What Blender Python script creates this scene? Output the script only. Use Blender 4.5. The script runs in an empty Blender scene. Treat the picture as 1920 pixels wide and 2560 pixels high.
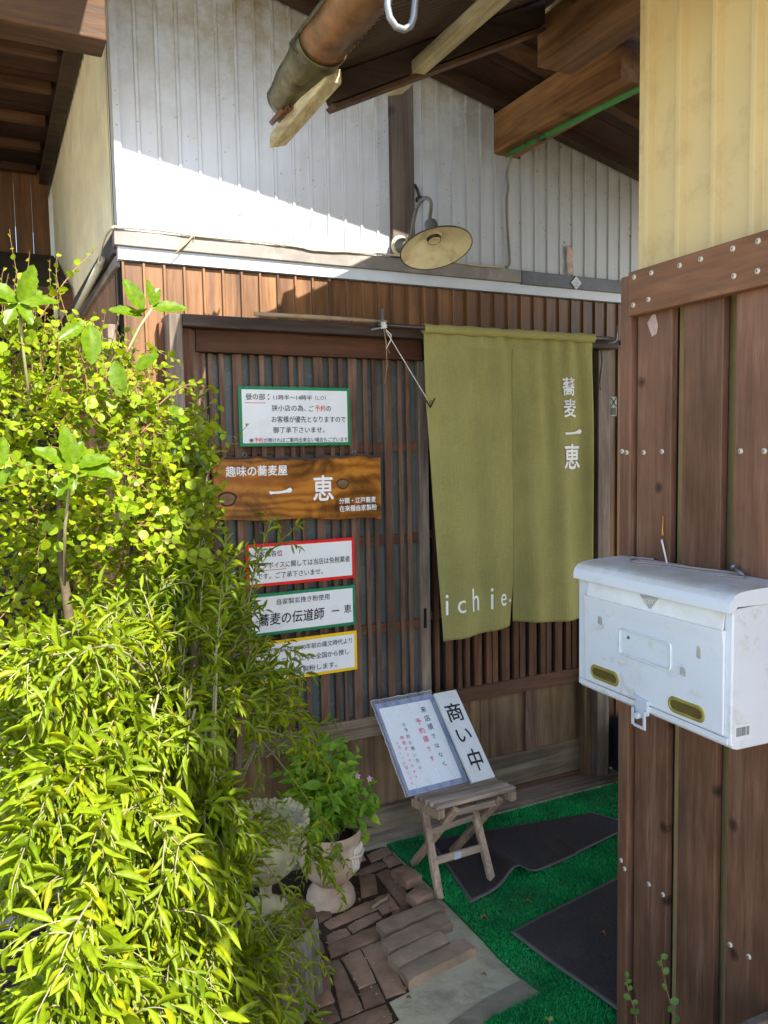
import bpy, math, random
import numpy as np
from mathutils import Vector, Matrix
random.seed(7); rng = np.random.default_rng(11)
S = bpy.context.scene; COL = S.collection
PI = math.pi
# ---------------------------------------------------------------- camera
FPX = 1990.0
yaw, pitch, roll = math.radians(26.55), math.radians(4.56), math.radians(-1.01)
fw = Vector((math.sin(yaw)*math.cos(pitch), math.cos(yaw)*math.cos(pitch), -math.sin(pitch)))
rt = Vector((math.cos(yaw), -math.sin(yaw), 0)); up = rt.cross(fw)
r2 = math.cos(roll)*rt + math.sin(roll)*up; u2 = -math.sin(roll)*rt + math.cos(roll)*up
cam = bpy.data.cameras.new('camera'); co = bpy.data.objects.new('camera', cam); COL.objects.link(co)
M = Matrix((r2, u2, -fw)).transposed().to_4x4(); M.translation = Vector((0, 0, 1.5)); co.matrix_world = M
cam.sensor_fit = 'HORIZONTAL'; cam.sensor_width = 36.0; cam.lens = 36.0*FPX/1920.0
cam.clip_start = 0.05; cam.clip_end = 500; S.camera = co
# ---------------------------------------------------------------- light
SUN = Vector((0.24, -1.0, 0.90)).normalized()        # towards the sun
w = bpy.data.worlds.new('World'); S.world = w; w.use_nodes = True
nt = w.node_tree; sky = nt.nodes.new('ShaderNodeTexSky'); sky.sky_type = 'NISHITA'; sky.sun_disc = False
sky.sun_elevation = math.asin(SUN.z); sky.sun_rotation = math.atan2(SUN.x, SUN.y)
sky.air_density = 1.0; sky.dust_density = 1.0; sky.ozone_density = 1.0
nt.links.new(sky.outputs[0], nt.nodes['Background'].inputs[0]); nt.nodes['Background'].inputs[1].default_value = 0.15
sl = bpy.data.lights.new('sun', 'SUN'); sl.energy = 4.6; sl.angle = math.radians(0.5); sl.color = (1, 0.94, 0.84)
so = bpy.data.objects.new('sun', sl); COL.objects.link(so); so.rotation_euler = (-SUN).to_track_quat('-Z', 'Y').to_euler()
so.location = (1, -4, 8)
S.view_settings.view_transform = 'Standard'; S.view_settings.look = 'None'
S.view_settings.exposure = 1.9; S.view_settings.gamma = 1.0; S.view_settings.use_curve_mapping = False
# ---------------------------------------------------------------- materials
def node(t, kind, **kw):
    n = t.nodes.new(kind)
    for k, v in kw.items():
        if k.startswith('i_'):
            key = k[2:]; key = int(key) if key.isdigit() else key.replace('_', ' ')
            n.inputs[key].default_value = v
        else: setattr(n, k, v)
    return n
def c4(c): return (c[0], c[1], c[2], 1)
def newmat(name, rough=.6, spec=.4, metal=0):
    m = bpy.data.materials.new(name); m.use_nodes = True; t = m.node_tree; b = t.nodes['Principled BSDF']
    b.inputs['Roughness'].default_value = rough; b.inputs['Specular IOR Level'].default_value = spec; b.inputs['Metallic'].default_value = metal
    return m, t, b
def coords(t, scale=(1, 1, 1), rnd=5.0):
    tc = node(t, 'ShaderNodeTexCoord'); oi = node(t, 'ShaderNodeObjectInfo')
    mu = node(t, 'ShaderNodeMath', operation='MULTIPLY'); mu.inputs[1].default_value = rnd
    t.links.new(oi.outputs['Random'], mu.inputs[0])
    ad = node(t, 'ShaderNodeVectorMath', operation='ADD'); t.links.new(tc.outputs['Object'], ad.inputs[0]); t.links.new(mu.outputs[0], ad.inputs[1])
    mp = node(t, 'ShaderNodeMapping'); mp.inputs['Scale'].default_value = scale; t.links.new(ad.outputs[0], mp.inputs[0])
    return mp.outputs[0], ad.outputs[0], oi.outputs['Random']
def noise(t, vec, scale, detail=4, rough=.55, dist=0):
    n = node(t, 'ShaderNodeTexNoise'); n.inputs['Scale'].default_value = scale; n.inputs['Detail'].default_value = detail
    n.inputs['Roughness'].default_value = rough; n.inputs['Distortion'].default_value = dist
    t.links.new(vec, n.inputs['Vector']); return n.outputs[0]
def ramp(t, fac, stops):
    r = node(t, 'ShaderNodeValToRGB'); e = r.color_ramp.elements
    while len(e) < len(stops): e.new(.5)
    for i, (p, c) in enumerate(stops): e[i].position = p; e[i].color = c4(c) if len(c) == 3 else c
    t.links.new(fac, r.inputs[0]); return r.outputs[0]
def mix(t, fac, a, b, mode='MIX'):
    m = node(t, 'ShaderNodeMix', data_type='RGBA', blend_type=mode)
    if isinstance(fac, (int, float)): m.inputs[0].default_value = fac
    else: t.links.new(fac, m.inputs[0])
    for s, i in ((a, 6), (b, 7)):
        if isinstance(s, tuple): m.inputs[i].default_value = c4(s)
        else: t.links.new(s, m.inputs[i])
    return m.outputs[2]
def bump(t, b, h, strength=.4, dist=.004):
    n = node(t, 'ShaderNodeBump'); n.inputs['Strength'].default_value = strength; n.inputs['Distance'].default_value = dist
    t.links.new(h, n.inputs['Height']); t.links.new(n.outputs[0], b.inputs['Normal'])
G3 = lambda v: (v, v, v)
def wood(name, dark, light, axis='z', scale=26, rough=.65, spec=.3, knots=0, wear=None, wearamt=.5, blot=.45, bumps=.5, var=.25, kplane='yz'):
    m, t, b = newmat(name, rough, spec)
    st = {'x': (.07, 1, 1), 'y': (1, .07, 1), 'z': (1, 1, .07)}[axis]
    v, raw, rnd = coords(t, st)
    g = noise(t, v, scale, 7, .62, 1.2); fine = noise(t, v, scale*5, 3, .7, .2)
    col = ramp(t, g, [(.32, dark), (.5, tuple((a+b_)/2 for a, b_ in zip(dark, light))), (.68, light)])
    f2 = ramp(t, fine, [(.35, G3(.72)), (.65, G3(1.1))]); col = mix(t, .8, col, f2, 'MULTIPLY')
    bl = noise(t, raw, 2.7, 4, .6); f3 = ramp(t, bl, [(.3, G3(1-blot)), (.7, G3(1+blot*.35))]); col = mix(t, 1, col, f3, 'MULTIPLY')
    rv = ramp(t, rnd, [(0, G3(1-var)), (1, G3(1+var*.5))]); col = mix(t, 1, col, rv, 'MULTIPLY')
    if wear:
        wn = noise(t, v, scale*.8, 8, .75, .4); wf = ramp(t, wn, [(.55, G3(0)), (.72, G3(wearamt))]); col = mix(t, wf, col, wear)
    if knots:
        se = node(t, 'ShaderNodeSeparateXYZ'); t.links.new(raw, se.inputs[0]); cm = node(t, 'ShaderNodeCombineXYZ')
        t.links.new(se.outputs['XYZ'.index(kplane[0].upper())], cm.inputs[0]); t.links.new(se.outputs[2], cm.inputs[1])
        wob = node(t, 'ShaderNodeVectorMath', operation='ADD'); nn_ = noise(t, raw, 30, 3); ns = node(t, 'ShaderNodeMath', operation='MULTIPLY'); t.links.new(nn_, ns.inputs[0]); ns.inputs[1].default_value = .012
        t.links.new(cm.outputs[0], wob.inputs[0]); t.links.new(ns.outputs[0], wob.inputs[1])
        vo = node(t, 'ShaderNodeTexVoronoi', voronoi_dimensions='2D'); vo.inputs['Scale'].default_value = knots; t.links.new(wob.outputs[0], vo.inputs['Vector'])
        kn = ramp(t, vo.outputs['Distance'], [(.025, G3(.30)), (.038, G3(.7)), (.046, G3(.42)), (.056, G3(.85)), (.075, G3(1))]); col = mix(t, 1, col, kn, 'MULTIPLY')
    t.links.new(col, b.inputs['Base Color'])
    bump(t, b, g, bumps, .003)
    rr = ramp(t, fine, [(.3, G3(max(0, rough-.12))), (.7, G3(min(1, rough+.15)))]); t.links.new(rr, b.inputs['Roughness'])
    return m
def plain(name, col, rough=.5, spec=.4, metal=0, vary=.25, nscale=9, bumpd=0, bscale=60, dirt=None, dirtamt=.5, dscale=6, var=.0):
    m, t, b = newmat(name, rough, spec, metal)
    v, raw, rnd = coords(t)
    n = noise(t, raw, nscale, 6, .6); f = ramp(t, n, [(.3, G3(1-vary)), (.7, G3(1+vary*.4))]); c = mix(t, 1, c4(col)[:3], f, 'MULTIPLY')
    if dirt:
        d = noise(t, raw, dscale, 9, .72, .3); df = ramp(t, d, [(.5, G3(0)), (.68, G3(dirtamt))]); c = mix(t, df, c, dirt)
    if var:
        rv = ramp(t, rnd, [(0, G3(1-var)), (1, G3(1+var*.5))]); c = mix(t, 1, c, rv, 'MULTIPLY')
    t.links.new(c, b.inputs['Base Color'])
    r = ramp(t, n, [(.3, G3(max(.02, rough-.1))), (.7, G3(min(1, rough+.12)))]); t.links.new(r, b.inputs['Roughness'])
    if bumpd: bump(t, b, noise(t, raw, bscale, 5, .65), .6, bumpd)
    return m
def siding_mat():
    m, t, b = newmat('painted_white_steel', .42, .5)
    v, raw, rnd = coords(t, (1, 1, .25))
    gr = noise(t, v, 7, 8, .7, .4); col = ramp(t, gr, [(.30, (.335, .345, .355)), (.5, (.375, .395, .425)), (.7, (.39, .415, .455))])
    # grime and warm bounce off the brown roof, painted in stronger towards the top
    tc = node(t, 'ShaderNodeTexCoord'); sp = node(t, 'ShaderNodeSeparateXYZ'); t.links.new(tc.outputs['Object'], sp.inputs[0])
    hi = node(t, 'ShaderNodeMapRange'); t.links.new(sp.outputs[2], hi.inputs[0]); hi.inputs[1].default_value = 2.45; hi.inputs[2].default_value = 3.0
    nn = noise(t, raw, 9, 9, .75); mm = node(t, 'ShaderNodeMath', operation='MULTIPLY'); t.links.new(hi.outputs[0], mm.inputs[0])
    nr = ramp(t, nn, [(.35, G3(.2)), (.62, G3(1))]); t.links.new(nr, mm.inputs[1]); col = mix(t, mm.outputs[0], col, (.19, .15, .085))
    for sc, lo, rc in ((14, .10, (.20, .09, .04)), (27, .14, (.28, .20, .12)), (44, .12, (.12, .08, .05))):
        vo = node(t, 'ShaderNodeTexVoronoi'); vo.inputs['Scale'].default_value = sc; t.links.new(raw, vo.inputs['Vector'])
        f = ramp(t, vo.outputs['Distance'], [(lo*.6, G3(.9)), (lo, G3(0))])
        se = noise(t, raw, 3.3 if sc < 50 else 6, 2); sf = ramp(t, se, [(.50, G3(0)), (.56, G3(1))]); f = mix(t, 1, f, sf, 'MULTIPLY'); col = mix(t, f, col, rc)
    t.links.new(col, b.inputs['Base Color']); bump(t, b, noise(t, raw, 3, 2), .15, .006)
    return m
def leaf_mat(name, ca, cb, trans=.45, rough=.42, stick=None):
    m, t, b = newmat(name, rough, .22)
    g = node(t, 'ShaderNodeNewGeometry'); v, raw, rnd = coords(t)
    if stick: c = c4(ca)[:3]; t.nodes.remove(g)
    n = noise(t, raw, 7, 3); n2 = noise(t, raw, 60, 2)
    c = ramp(t, n, [(.3, ca), (.7, cb)]); f = ramp(t, n2, [(.3, G3(.7)), (.7, G3(1.25))]); c = mix(t, 1, c, f, 'MULTIPLY')
    if not stick:
        f = ramp(t, g.outputs['Random Per Island'], [(0, (.72, .76, .8)), (.8, (1.1, 1.08, 1)), (.97, (1.35, 1.05, .8))]); c = mix(t, 1, c, f, 'MULTIPLY')
    t.links.new(c, b.inputs['Base Color'])
    tr = node(t, 'ShaderNodeBsdfTranslucent'); c2 = mix(t, 1, c, (1.3, 1.25, .35), 'MULTIPLY'); t.links.new(c2, tr.inputs[0])
    mx = node(t, 'ShaderNodeMixShader'); mx.inputs[0].default_value = trans
    t.links.new(b.outputs[0], mx.inputs[1]); t.links.new(tr.outputs[0], mx.inputs[2]); t.links.new(mx.outputs[0], t.nodes['Material Output'].inputs[0])
    return m
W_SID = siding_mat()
M_LATT = wood('lattice_wood', (.10, .052, .034), (.235, .135, .092), 'z', 30, knots=0, wear=(.34, .25, .19), wearamt=.35)
M_LATT2 = wood('lattice_wood_dark', (.075, .032, .016), (.20, .085, .04), 'z', 30)
M_LATX = wood('lattice_rail_wood', (.09, .038, .02), (.19, .085, .05), 'x', 30)
M_GREYX = wood('weathered_rail_wood', (.15, .10, .07), (.33, .25, .18), 'x', 30)
M_POST = wood('old_dark_post_wood', (.055, .040, .032), (.15, .115, .095), 'z', 20, knots=3, wear=(.30, .26, .24), wearamt=.4, kplane='xz')
M_GREYZ = wood('weathered_post_wood', (.10, .072, .055), (.25, .19, .15), 'z', 26, wear=(.45, .40, .34), wearamt=.5)
M_LINT = wood('dark_lintel_wood', (.035, .022, .018), (.10, .062, .048), 'x', 26, wear=(.28, .22, .18), wearamt=.3)
M_KAM = wood('red_brown_header', (.055, .02, .009), (.12, .045, .02), 'x', 22)
M_PANZ = wood('door_panel_wood', (.14, .075, .035), (.30, .19, .11), 'z', 18)
M_PANX = wood('door_foot_wood', (.13, .09, .055), (.32, .25, .17), 'x', 18, wear=(.42, .36, .26), wearamt=.5)
M_PRINT = wood('woodgrain_printed_steel', (.085, .034, .011), (.23, .105, .034), 'z', 16, rough=.45, spec=.4, var=.18, blot=.3, bumps=.05)
M_PLANK = wood('brown_stained_plank', (.14, .064, .038), (.205, .102, .062), 'z', 24, rough=.55, knots=4.2, blot=.45, wear=(.36, .24, .17), wearamt=.4, var=.22)
M_PLANKX = wood('brown_stained_rail', (.17, .075, .036), (.25, .12, .062), 'y', 24, rough=.55, knots=3.5, blot=.3, var=.1)
M_PLKGAP = wood('plank_gap_shade', (.03, .018, .02), (.06, .035, .035), 'z', 20)  # dark tone of the plank gaps, their shade put into the colour
M_BEAM = wood('sawn_cedar_beam', (.11, .046, .014), (.29, .145, .052), 'y', 20, knots=2.6, rough=.7, bumps=.8)
M_BEAMX = wood('old_tie_beam', (.038, .017, .007), (.115, .052, .018), 'x', 20, knots=2.2, rough=.7, bumps=.8)
M_SOFF = wood('dark_soffit_board', (.025, .010, .005), (.065, .028, .012), 'x', 14)
M_RAFT = wood('roof_batten_wood', (.05, .021, .008), (.125, .058, .024), 'x', 20)
M_BARGE = wood('dark_bargeboard', (.02, .011, .006), (.055, .032, .018), 'x', 16)
M_STICK = wood('raw_grey_batten', (.30, .24, .13), (.62, .54, .34), 'y', 22, wear=(.7, .66, .5), wearamt=.5)
M_STOOL = wood('sun_bleached_stool_wood', (.32, .20, .125), (.60, .44, .31), 'z', 24, wear=(.55, .46, .37), wearamt=.6)
M_STOOLX = wood('sun_bleached_stool_slat', (.28, .20, .145), (.56, .43, .33), 'x', 24, wear=(.52, .45, .38), wearamt=.6)
M_TRUNK = plain('vine_bark', (.10, .075, .045), .9, .1, vary=.4, nscale=30, bumpd=.004)
M_STUMP = wood('weathered_log', (.16, .13, .10), (.42, .38, .31), 'z', 22, wear=(.12, .10, .07), wearamt=.6, bumps=1)
M_BARK = plain('stump_top', (.24, .15, .08), .9, .1, vary=.5, nscale=14, bumpd=.008, bscale=30)
def board_mat():
    m, t, b = newmat('varnished_cedar_board', .3, .5)
    v, raw, rnd = coords(t, (.35, 1, 1))
    wv = node(t, 'ShaderNodeTexWave', wave_type='BANDS', bands_direction='Z'); wv.inputs['Scale'].default_value = 9; wv.inputs['Distortion'].default_value = 22; wv.inputs['Detail'].default_value = 4
    wv.inputs['Detail Scale'].default_value = .55; wv.inputs['Detail Roughness'].default_value = .5
    t.links.new(v, wv.inputs['Vector'])
    c = ramp(t, wv.outputs['Fac'], [(.0, (.25, .080, .010)), (.4, (.34, .12, .014)), (.9, (.42, .165, .020))])
    n = noise(t, raw, 7, 4, .6, .8); f = ramp(t, n, [(.36, G3(.22)), (.58, G3(1.1))]); c = mix(t, 1, c, f, 'MULTIPLY')
    t.links.new(c, b.inputs['Base Color']); bump(t, b, wv.outputs['Fac'], .2, .002); return m
M_BOARD = board_mat()
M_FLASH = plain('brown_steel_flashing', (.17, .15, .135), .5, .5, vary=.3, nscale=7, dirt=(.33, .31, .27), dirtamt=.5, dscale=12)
M_FLASHD = plain('shaded_steel_flashing', (.045, .042, .045), .4, .5, vary=.3, nscale=7, dirt=(.12, .11, .10), dirtamt=.4, dscale=12)  # same flashing steel as above, with shade put into the colour
M_WHITE = plain('white_trim', (.48, .52, .59), .4, .4, vary=.08, dirt=(.5, .46, .38), dirtamt=.25)
M_YEL = plain('cream_painted_steel', (.58, .455, .23), .5, .4, vary=.08, nscale=3, dirt=(.36, .26, .12), dirtamt=.5, dscale=9)
M_GREYG = plain('cream_strip_steel', (.42, .41, .33), .5, .3, vary=.1)
M_GLASS = plain('frosted_glass', (.105, .125, .125), .22, .6, vary=.25, nscale=4)
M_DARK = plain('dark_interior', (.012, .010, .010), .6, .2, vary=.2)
M_BLACKGL = plain('dark_door_glass', (.02, .024, .03), .12, .6, vary=.3, nscale=3)
M_SCREW = plain('zinc_screw', (.52, .49, .42), .45, .4, .2, vary=.1)
M_SCREWX = plain('screw_recess', (.10, .07, .05), .6, .2)
M_STEEL = plain('galvanised_steel', (.19, .21, .23), .42, .5, .5, vary=.25, nscale=20)
M_RUSTWIRE = plain('brown_coated_wire', (.30, .23, .22), .5, .4, vary=.3)
M_LAMPD = plain('grey_enamel', (.10, .105, .10), .45, .5, vary=.3, nscale=20)
M_LAMPI = plain('aged_cream_enamel', (.60, .55, .36), .35, .5, vary=.15, nscale=20, dirt=(.26, .14, .05), dirtamt=.7, dscale=14)
M_RIM = plain('chipped_rim', (.05, .025, .015), .5, .4)
M_CABLE = plain('beige_cable', (.42, .37, .27), .5, .3, vary=.2)
M_GCABLE = plain('grey_cable', (.17, .16, .14), .5, .3, vary=.2)
M_GREEN = plain('green_plastic_pole', (.05, .24, .055), .32, .5, vary=.2, nscale=12, dirt=(.10, .12, .06), dirtamt=.5)
M_BLACK = plain('black_plastic', (.02, .02, .02), .4, .4)
M_BAMD = plain('smoked_bamboo', (.035, .018, .014), .35, .5, vary=.3)
M_BAM = plain('dry_bamboo', (.30, .22, .14), .5, .4, vary=.3, nscale=30)
M_STRING = plain('white_string', (.72, .70, .64), .8, .1)
M_STRAW = plain('straw_string', (.42, .29, .16), .8, .1)
M_SIGNW = plain('white_sign_board', (.74, .76, .80), .3, .5, vary=.03)
M_SGREEN = plain('green_sign_border', (.008, .20, .085), .35, .5, vary=.05)
M_SRED = plain('red_sign_border', (.72, .01, .012), .35, .5, vary=.05)
M_SYEL = plain('yellow_sign_border', (.82, .50, .01), .35, .5, vary=.05)
M_INK = plain('black_ink', (.012, .009, .012), .5, .3, vary=.05)
M_INKB = plain('faded_blue_ink', (.10, .11, .14), .5, .3, vary=.05)
M_INKR = plain('red_ink', (.70, .02, .035), .5, .3, vary=.05)
M_WPAINT = plain('white_lettering', (.84, .84, .86), .5, .3, vary=.04)
M_PAPER = plain('white_paper', (.74, .76, .80), .35, .5, vary=.04, nscale=5)
M_BLUE = plain('blue_mount_board', (.20, .25, .40), .3, .5, vary=.2, nscale=15)
M_SLEEVE = plain('clear_sleeve_edge', (.42, .45, .50), .15, .8, vary=.4, nscale=25)
M_WBOARD = plain('white_painted_wood', (.70, .71, .71), .5, .3, vary=.08, dirt=(.52, .44, .33), dirtamt=.45, dscale=8)
def box_mat():
    m, t, b = newmat('white_enamelled_steel', .38, .5)
    v, raw, rnd = coords(t)
    c = ramp(t, noise(t, raw, 5, 4), [(.3, (.59, .62, .68)), (.7, (.65, .68, .73))])
    d = noise(t, raw, 16, 10, .78, .5); reg = noise(t, raw, 3.6, 2); rf = ramp(t, reg, [(.42, G3(0)), (.58, G3(1))])
    df = ramp(t, d, [(.52, G3(0)), (.64, G3(.75))]); df = mix(t, 1, df, rf, 'MULTIPLY'); c = mix(t, df, c, (.42, .38, .28))
    sp = node(t, 'ShaderNodeNewGeometry'); sx = node(t, 'ShaderNodeSeparateXYZ'); t.links.new(sp.outputs['True Normal'], sx.inputs[0])
    up_ = ramp(t, sx.outputs[2], [(.5, G3(0)), (.9, G3(1))]); gr = ramp(t, noise(t, raw, 13, 10, .75), [(.36, G3(0)), (.56, G3(.85))])
    gf = mix(t, 1, up_, gr, 'MULTIPLY'); c = mix(t, gf, c, (.48, .44, .36))
    t.links.new(c, b.inputs['Base Color']); return m
M_MBOX = box_mat()
M_MGREY = plain('worn_grey_print', (.40, .40, .36), .5, .3, vary=.3, nscale=40)
M_BRASS = plain('aged_brass', (.42, .34, .08), .35, .5, .5, vary=.3, nscale=20)
M_WINDOW = plain('dusty_brown_window', (.10, .075, .02), .25, .5, vary=.4, nscale=20)
def cloth_mat():
    m, t, b = newmat('olive_linen', .85, .15)
    v, raw, rnd = coords(t)
    a = node(t, 'ShaderNodeMapping'); a.inputs['Scale'].default_value = (1, 1, .03); t.links.new(raw, a.inputs[0])
    c_ = node(t, 'ShaderNodeMapping'); c_.inputs['Scale'].default_value = (.05, 1, 1); t.links.new(raw, c_.inputs[0])
    n1 = noise(t, a.outputs[0], 420, 4, .75); n2 = noise(t, c_.outputs[0], 420, 4, .75)
    s = node(t, 'ShaderNodeMath', operation='ADD'); t.links.new(n1, s.inputs[0]); t.links.new(n2, s.inputs[1])
    h = node(t, 'ShaderNodeMath', operation='MULTIPLY'); t.links.new(s.outputs[0], h.inputs[0]); h.inputs[1].default_value = .5
    c = ramp(t, h.outputs[0], [(.36, (.27, .25, .085)), (.52, (.345, .32, .118)), (.66, (.43, .40, .17))])
    big = noise(t, raw, 3, 3); c = mix(t, 1, c, ramp(t, big, [(.3, G3(.82)), (.7, G3(1.08))]), 'MULTIPLY')
    t.links.new(c, b.inputs['Base Color']); bump(t, b, h.outputs[0], .35, .0012)
    tr = node(t, 'ShaderNodeBsdfTranslucent'); t.links.new(c, tr.inputs[0]); mx = node(t, 'ShaderNodeMixShader'); mx.inputs[0].default_value = .12
    t.links.new(b.outputs[0], mx.inputs[1]); t.links.new(tr.outputs[0], mx.inputs[2]); t.links.new(mx.outputs[0], t.nodes['Material Output'].inputs[0])
    return m
M_CLOTH = cloth_mat()
M_BRICK = plain('old_red_brick', (.30, .185, .12), .85, .2, vary=.4, nscale=16, bumpd=.006, bscale=45, dirt=(.19, .155, .105), dirtamt=.7, dscale=9, var=.4)
M_BRICKR = plain('grey_brown_brick', (.32, .22, .15), .85, .2, vary=.35, nscale=16, bumpd=.006, bscale=45, dirt=(.19, .18, .12), dirtamt=.6, dscale=9, var=.2)
M_CONC = plain('worn_concrete', (.46, .42, .29), .9, .2, vary=.25, nscale=7, bumpd=.006, bscale=60, dirt=(.20, .19, .135), dirtamt=.8, dscale=9)
M_CONCD = plain('dirty_concrete', (.22, .195, .14), .9, .2, vary=.3, nscale=12, bumpd=.008, bscale=50, dirt=(.3, .28, .22), dirtamt=.5, dscale=18)
M_SOIL = plain('dark_soil', (.055, .038, .026), .95, .1, vary=.5, nscale=30, bumpd=.01, bscale=60)
M_YARD = plain('pale_gravel_yard', (.47, .41, .30), .95, .1, vary=.2, nscale=8, bumpd=.01, bscale=60)
M_TURF = plain('turf_backing', (.006, .14, .04), .7, .2, vary=.3)
M_BLADE = plain('turf_green', (.010, .36, .08), .55, .3, vary=.55, nscale=5, dirt=(.06, .17, .06), dirtamt=.6, dscale=7)
M_MAT = plain('charcoal_loop_mat', (.052, .042, .040), .9, .12, vary=.5, nscale=180, bumpd=.004, bscale=260, dirt=(.085, .07, .05), dirtamt=.45, dscale=6)
M_MATE = plain('grey_mat_border', (.12, .11, .10), .7, .3, vary=.3, nscale=20)
M_TERRA = plain('whitewashed_terracotta', (.45, .32, .225), .85, .2, vary=.35, nscale=12, bumpd=.003, bscale=80, dirt=(.52, .43, .34), dirtamt=.7, dscale=7)
M_TERRO = plain('orange_terracotta', (.52, .19, .06), .8, .2, vary=.2)
M_STONE = plain('cream_cast_stone', (.46, .43, .28), .9, .2, vary=.35, nscale=14, bumpd=.008, bscale=45, dirt=(.22, .20, .08), dirtamt=.6, dscale=8)
M_GUT = plain('rusty_copper_gutter', (.20, .092, .028), .36, .5, .3, vary=.75, nscale=11, dirt=(.065, .052, .018), dirtamt=.95, dscale=8)
M_RUST = plain('rust_red_sheet', (.13, .045, .02), .6, .3, vary=.4)
M_GUTD = plain('mossy_gutter_end', (.075, .065, .028), .35, .5, .3, vary=.6, nscale=16, dirt=(.22, .17, .10), dirtamt=.6, dscale=20)
M_CORR = plain('brown_corrugated_sheet', (.045, .024, .015), .4, .5, vary=.3, nscale=5)
M_PENT = plain('dirty_pent_roof', (.08, .068, .05), .8, .2, vary=.4, nscale=5, dirt=(.06, .09, .03), dirtamt=.5, dscale=2)
M_FASC = wood('red_brown_fascia', (.13, .05, .03), (.22, .09, .055), 'x', 20)
M_CORW = plain('cream_corrugated_wall', (.52, .47, .33), .5, .4, vary=.2, nscale=6)
M_CRATE = plain('navy_plastic_crate', (.018, .022, .045), .5, .4)
M_LEAFR = leaf_mat('wire_vine_leaf', (.15, .235, .007), (.275, .36, .014), .42)
M_LEAFL = leaf_mat('willow_leaf', (.13, .205, .006), (.25, .32, .011), .42)
M_LEAFD = leaf_mat('potted_leaf', (.13, .29, .025), (.25, .41, .035), .35)
M_LEAFH = leaf_mat('glossy_holly_leaf', (.06, .12, .005), (.12, .19, .008), .3, .28, stick=True)
M_LEAFI = leaf_mat('single_leaf', (.145, .225, .007), (.265, .345, .012), .42, stick=True)
M_TWIG = plain('red_brown_twig', (.20, .095, .055), .6, .3, vary=.3)
M_TWIGG = plain('green_grey_twig', (.24, .22, .12), .6, .3, vary=.3)
M_TAPE = plain('aged_pink_tape', (.42, .29, .25), .4, .4, vary=.3, nscale=60)
M_DEAD = plain('dead_leaf', (.26, .13, .05), .8, .2, vary=.4, nscale=40)
M_PINK = plain('pink_petal', (.72, .35, .55), .6, .2)
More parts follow.
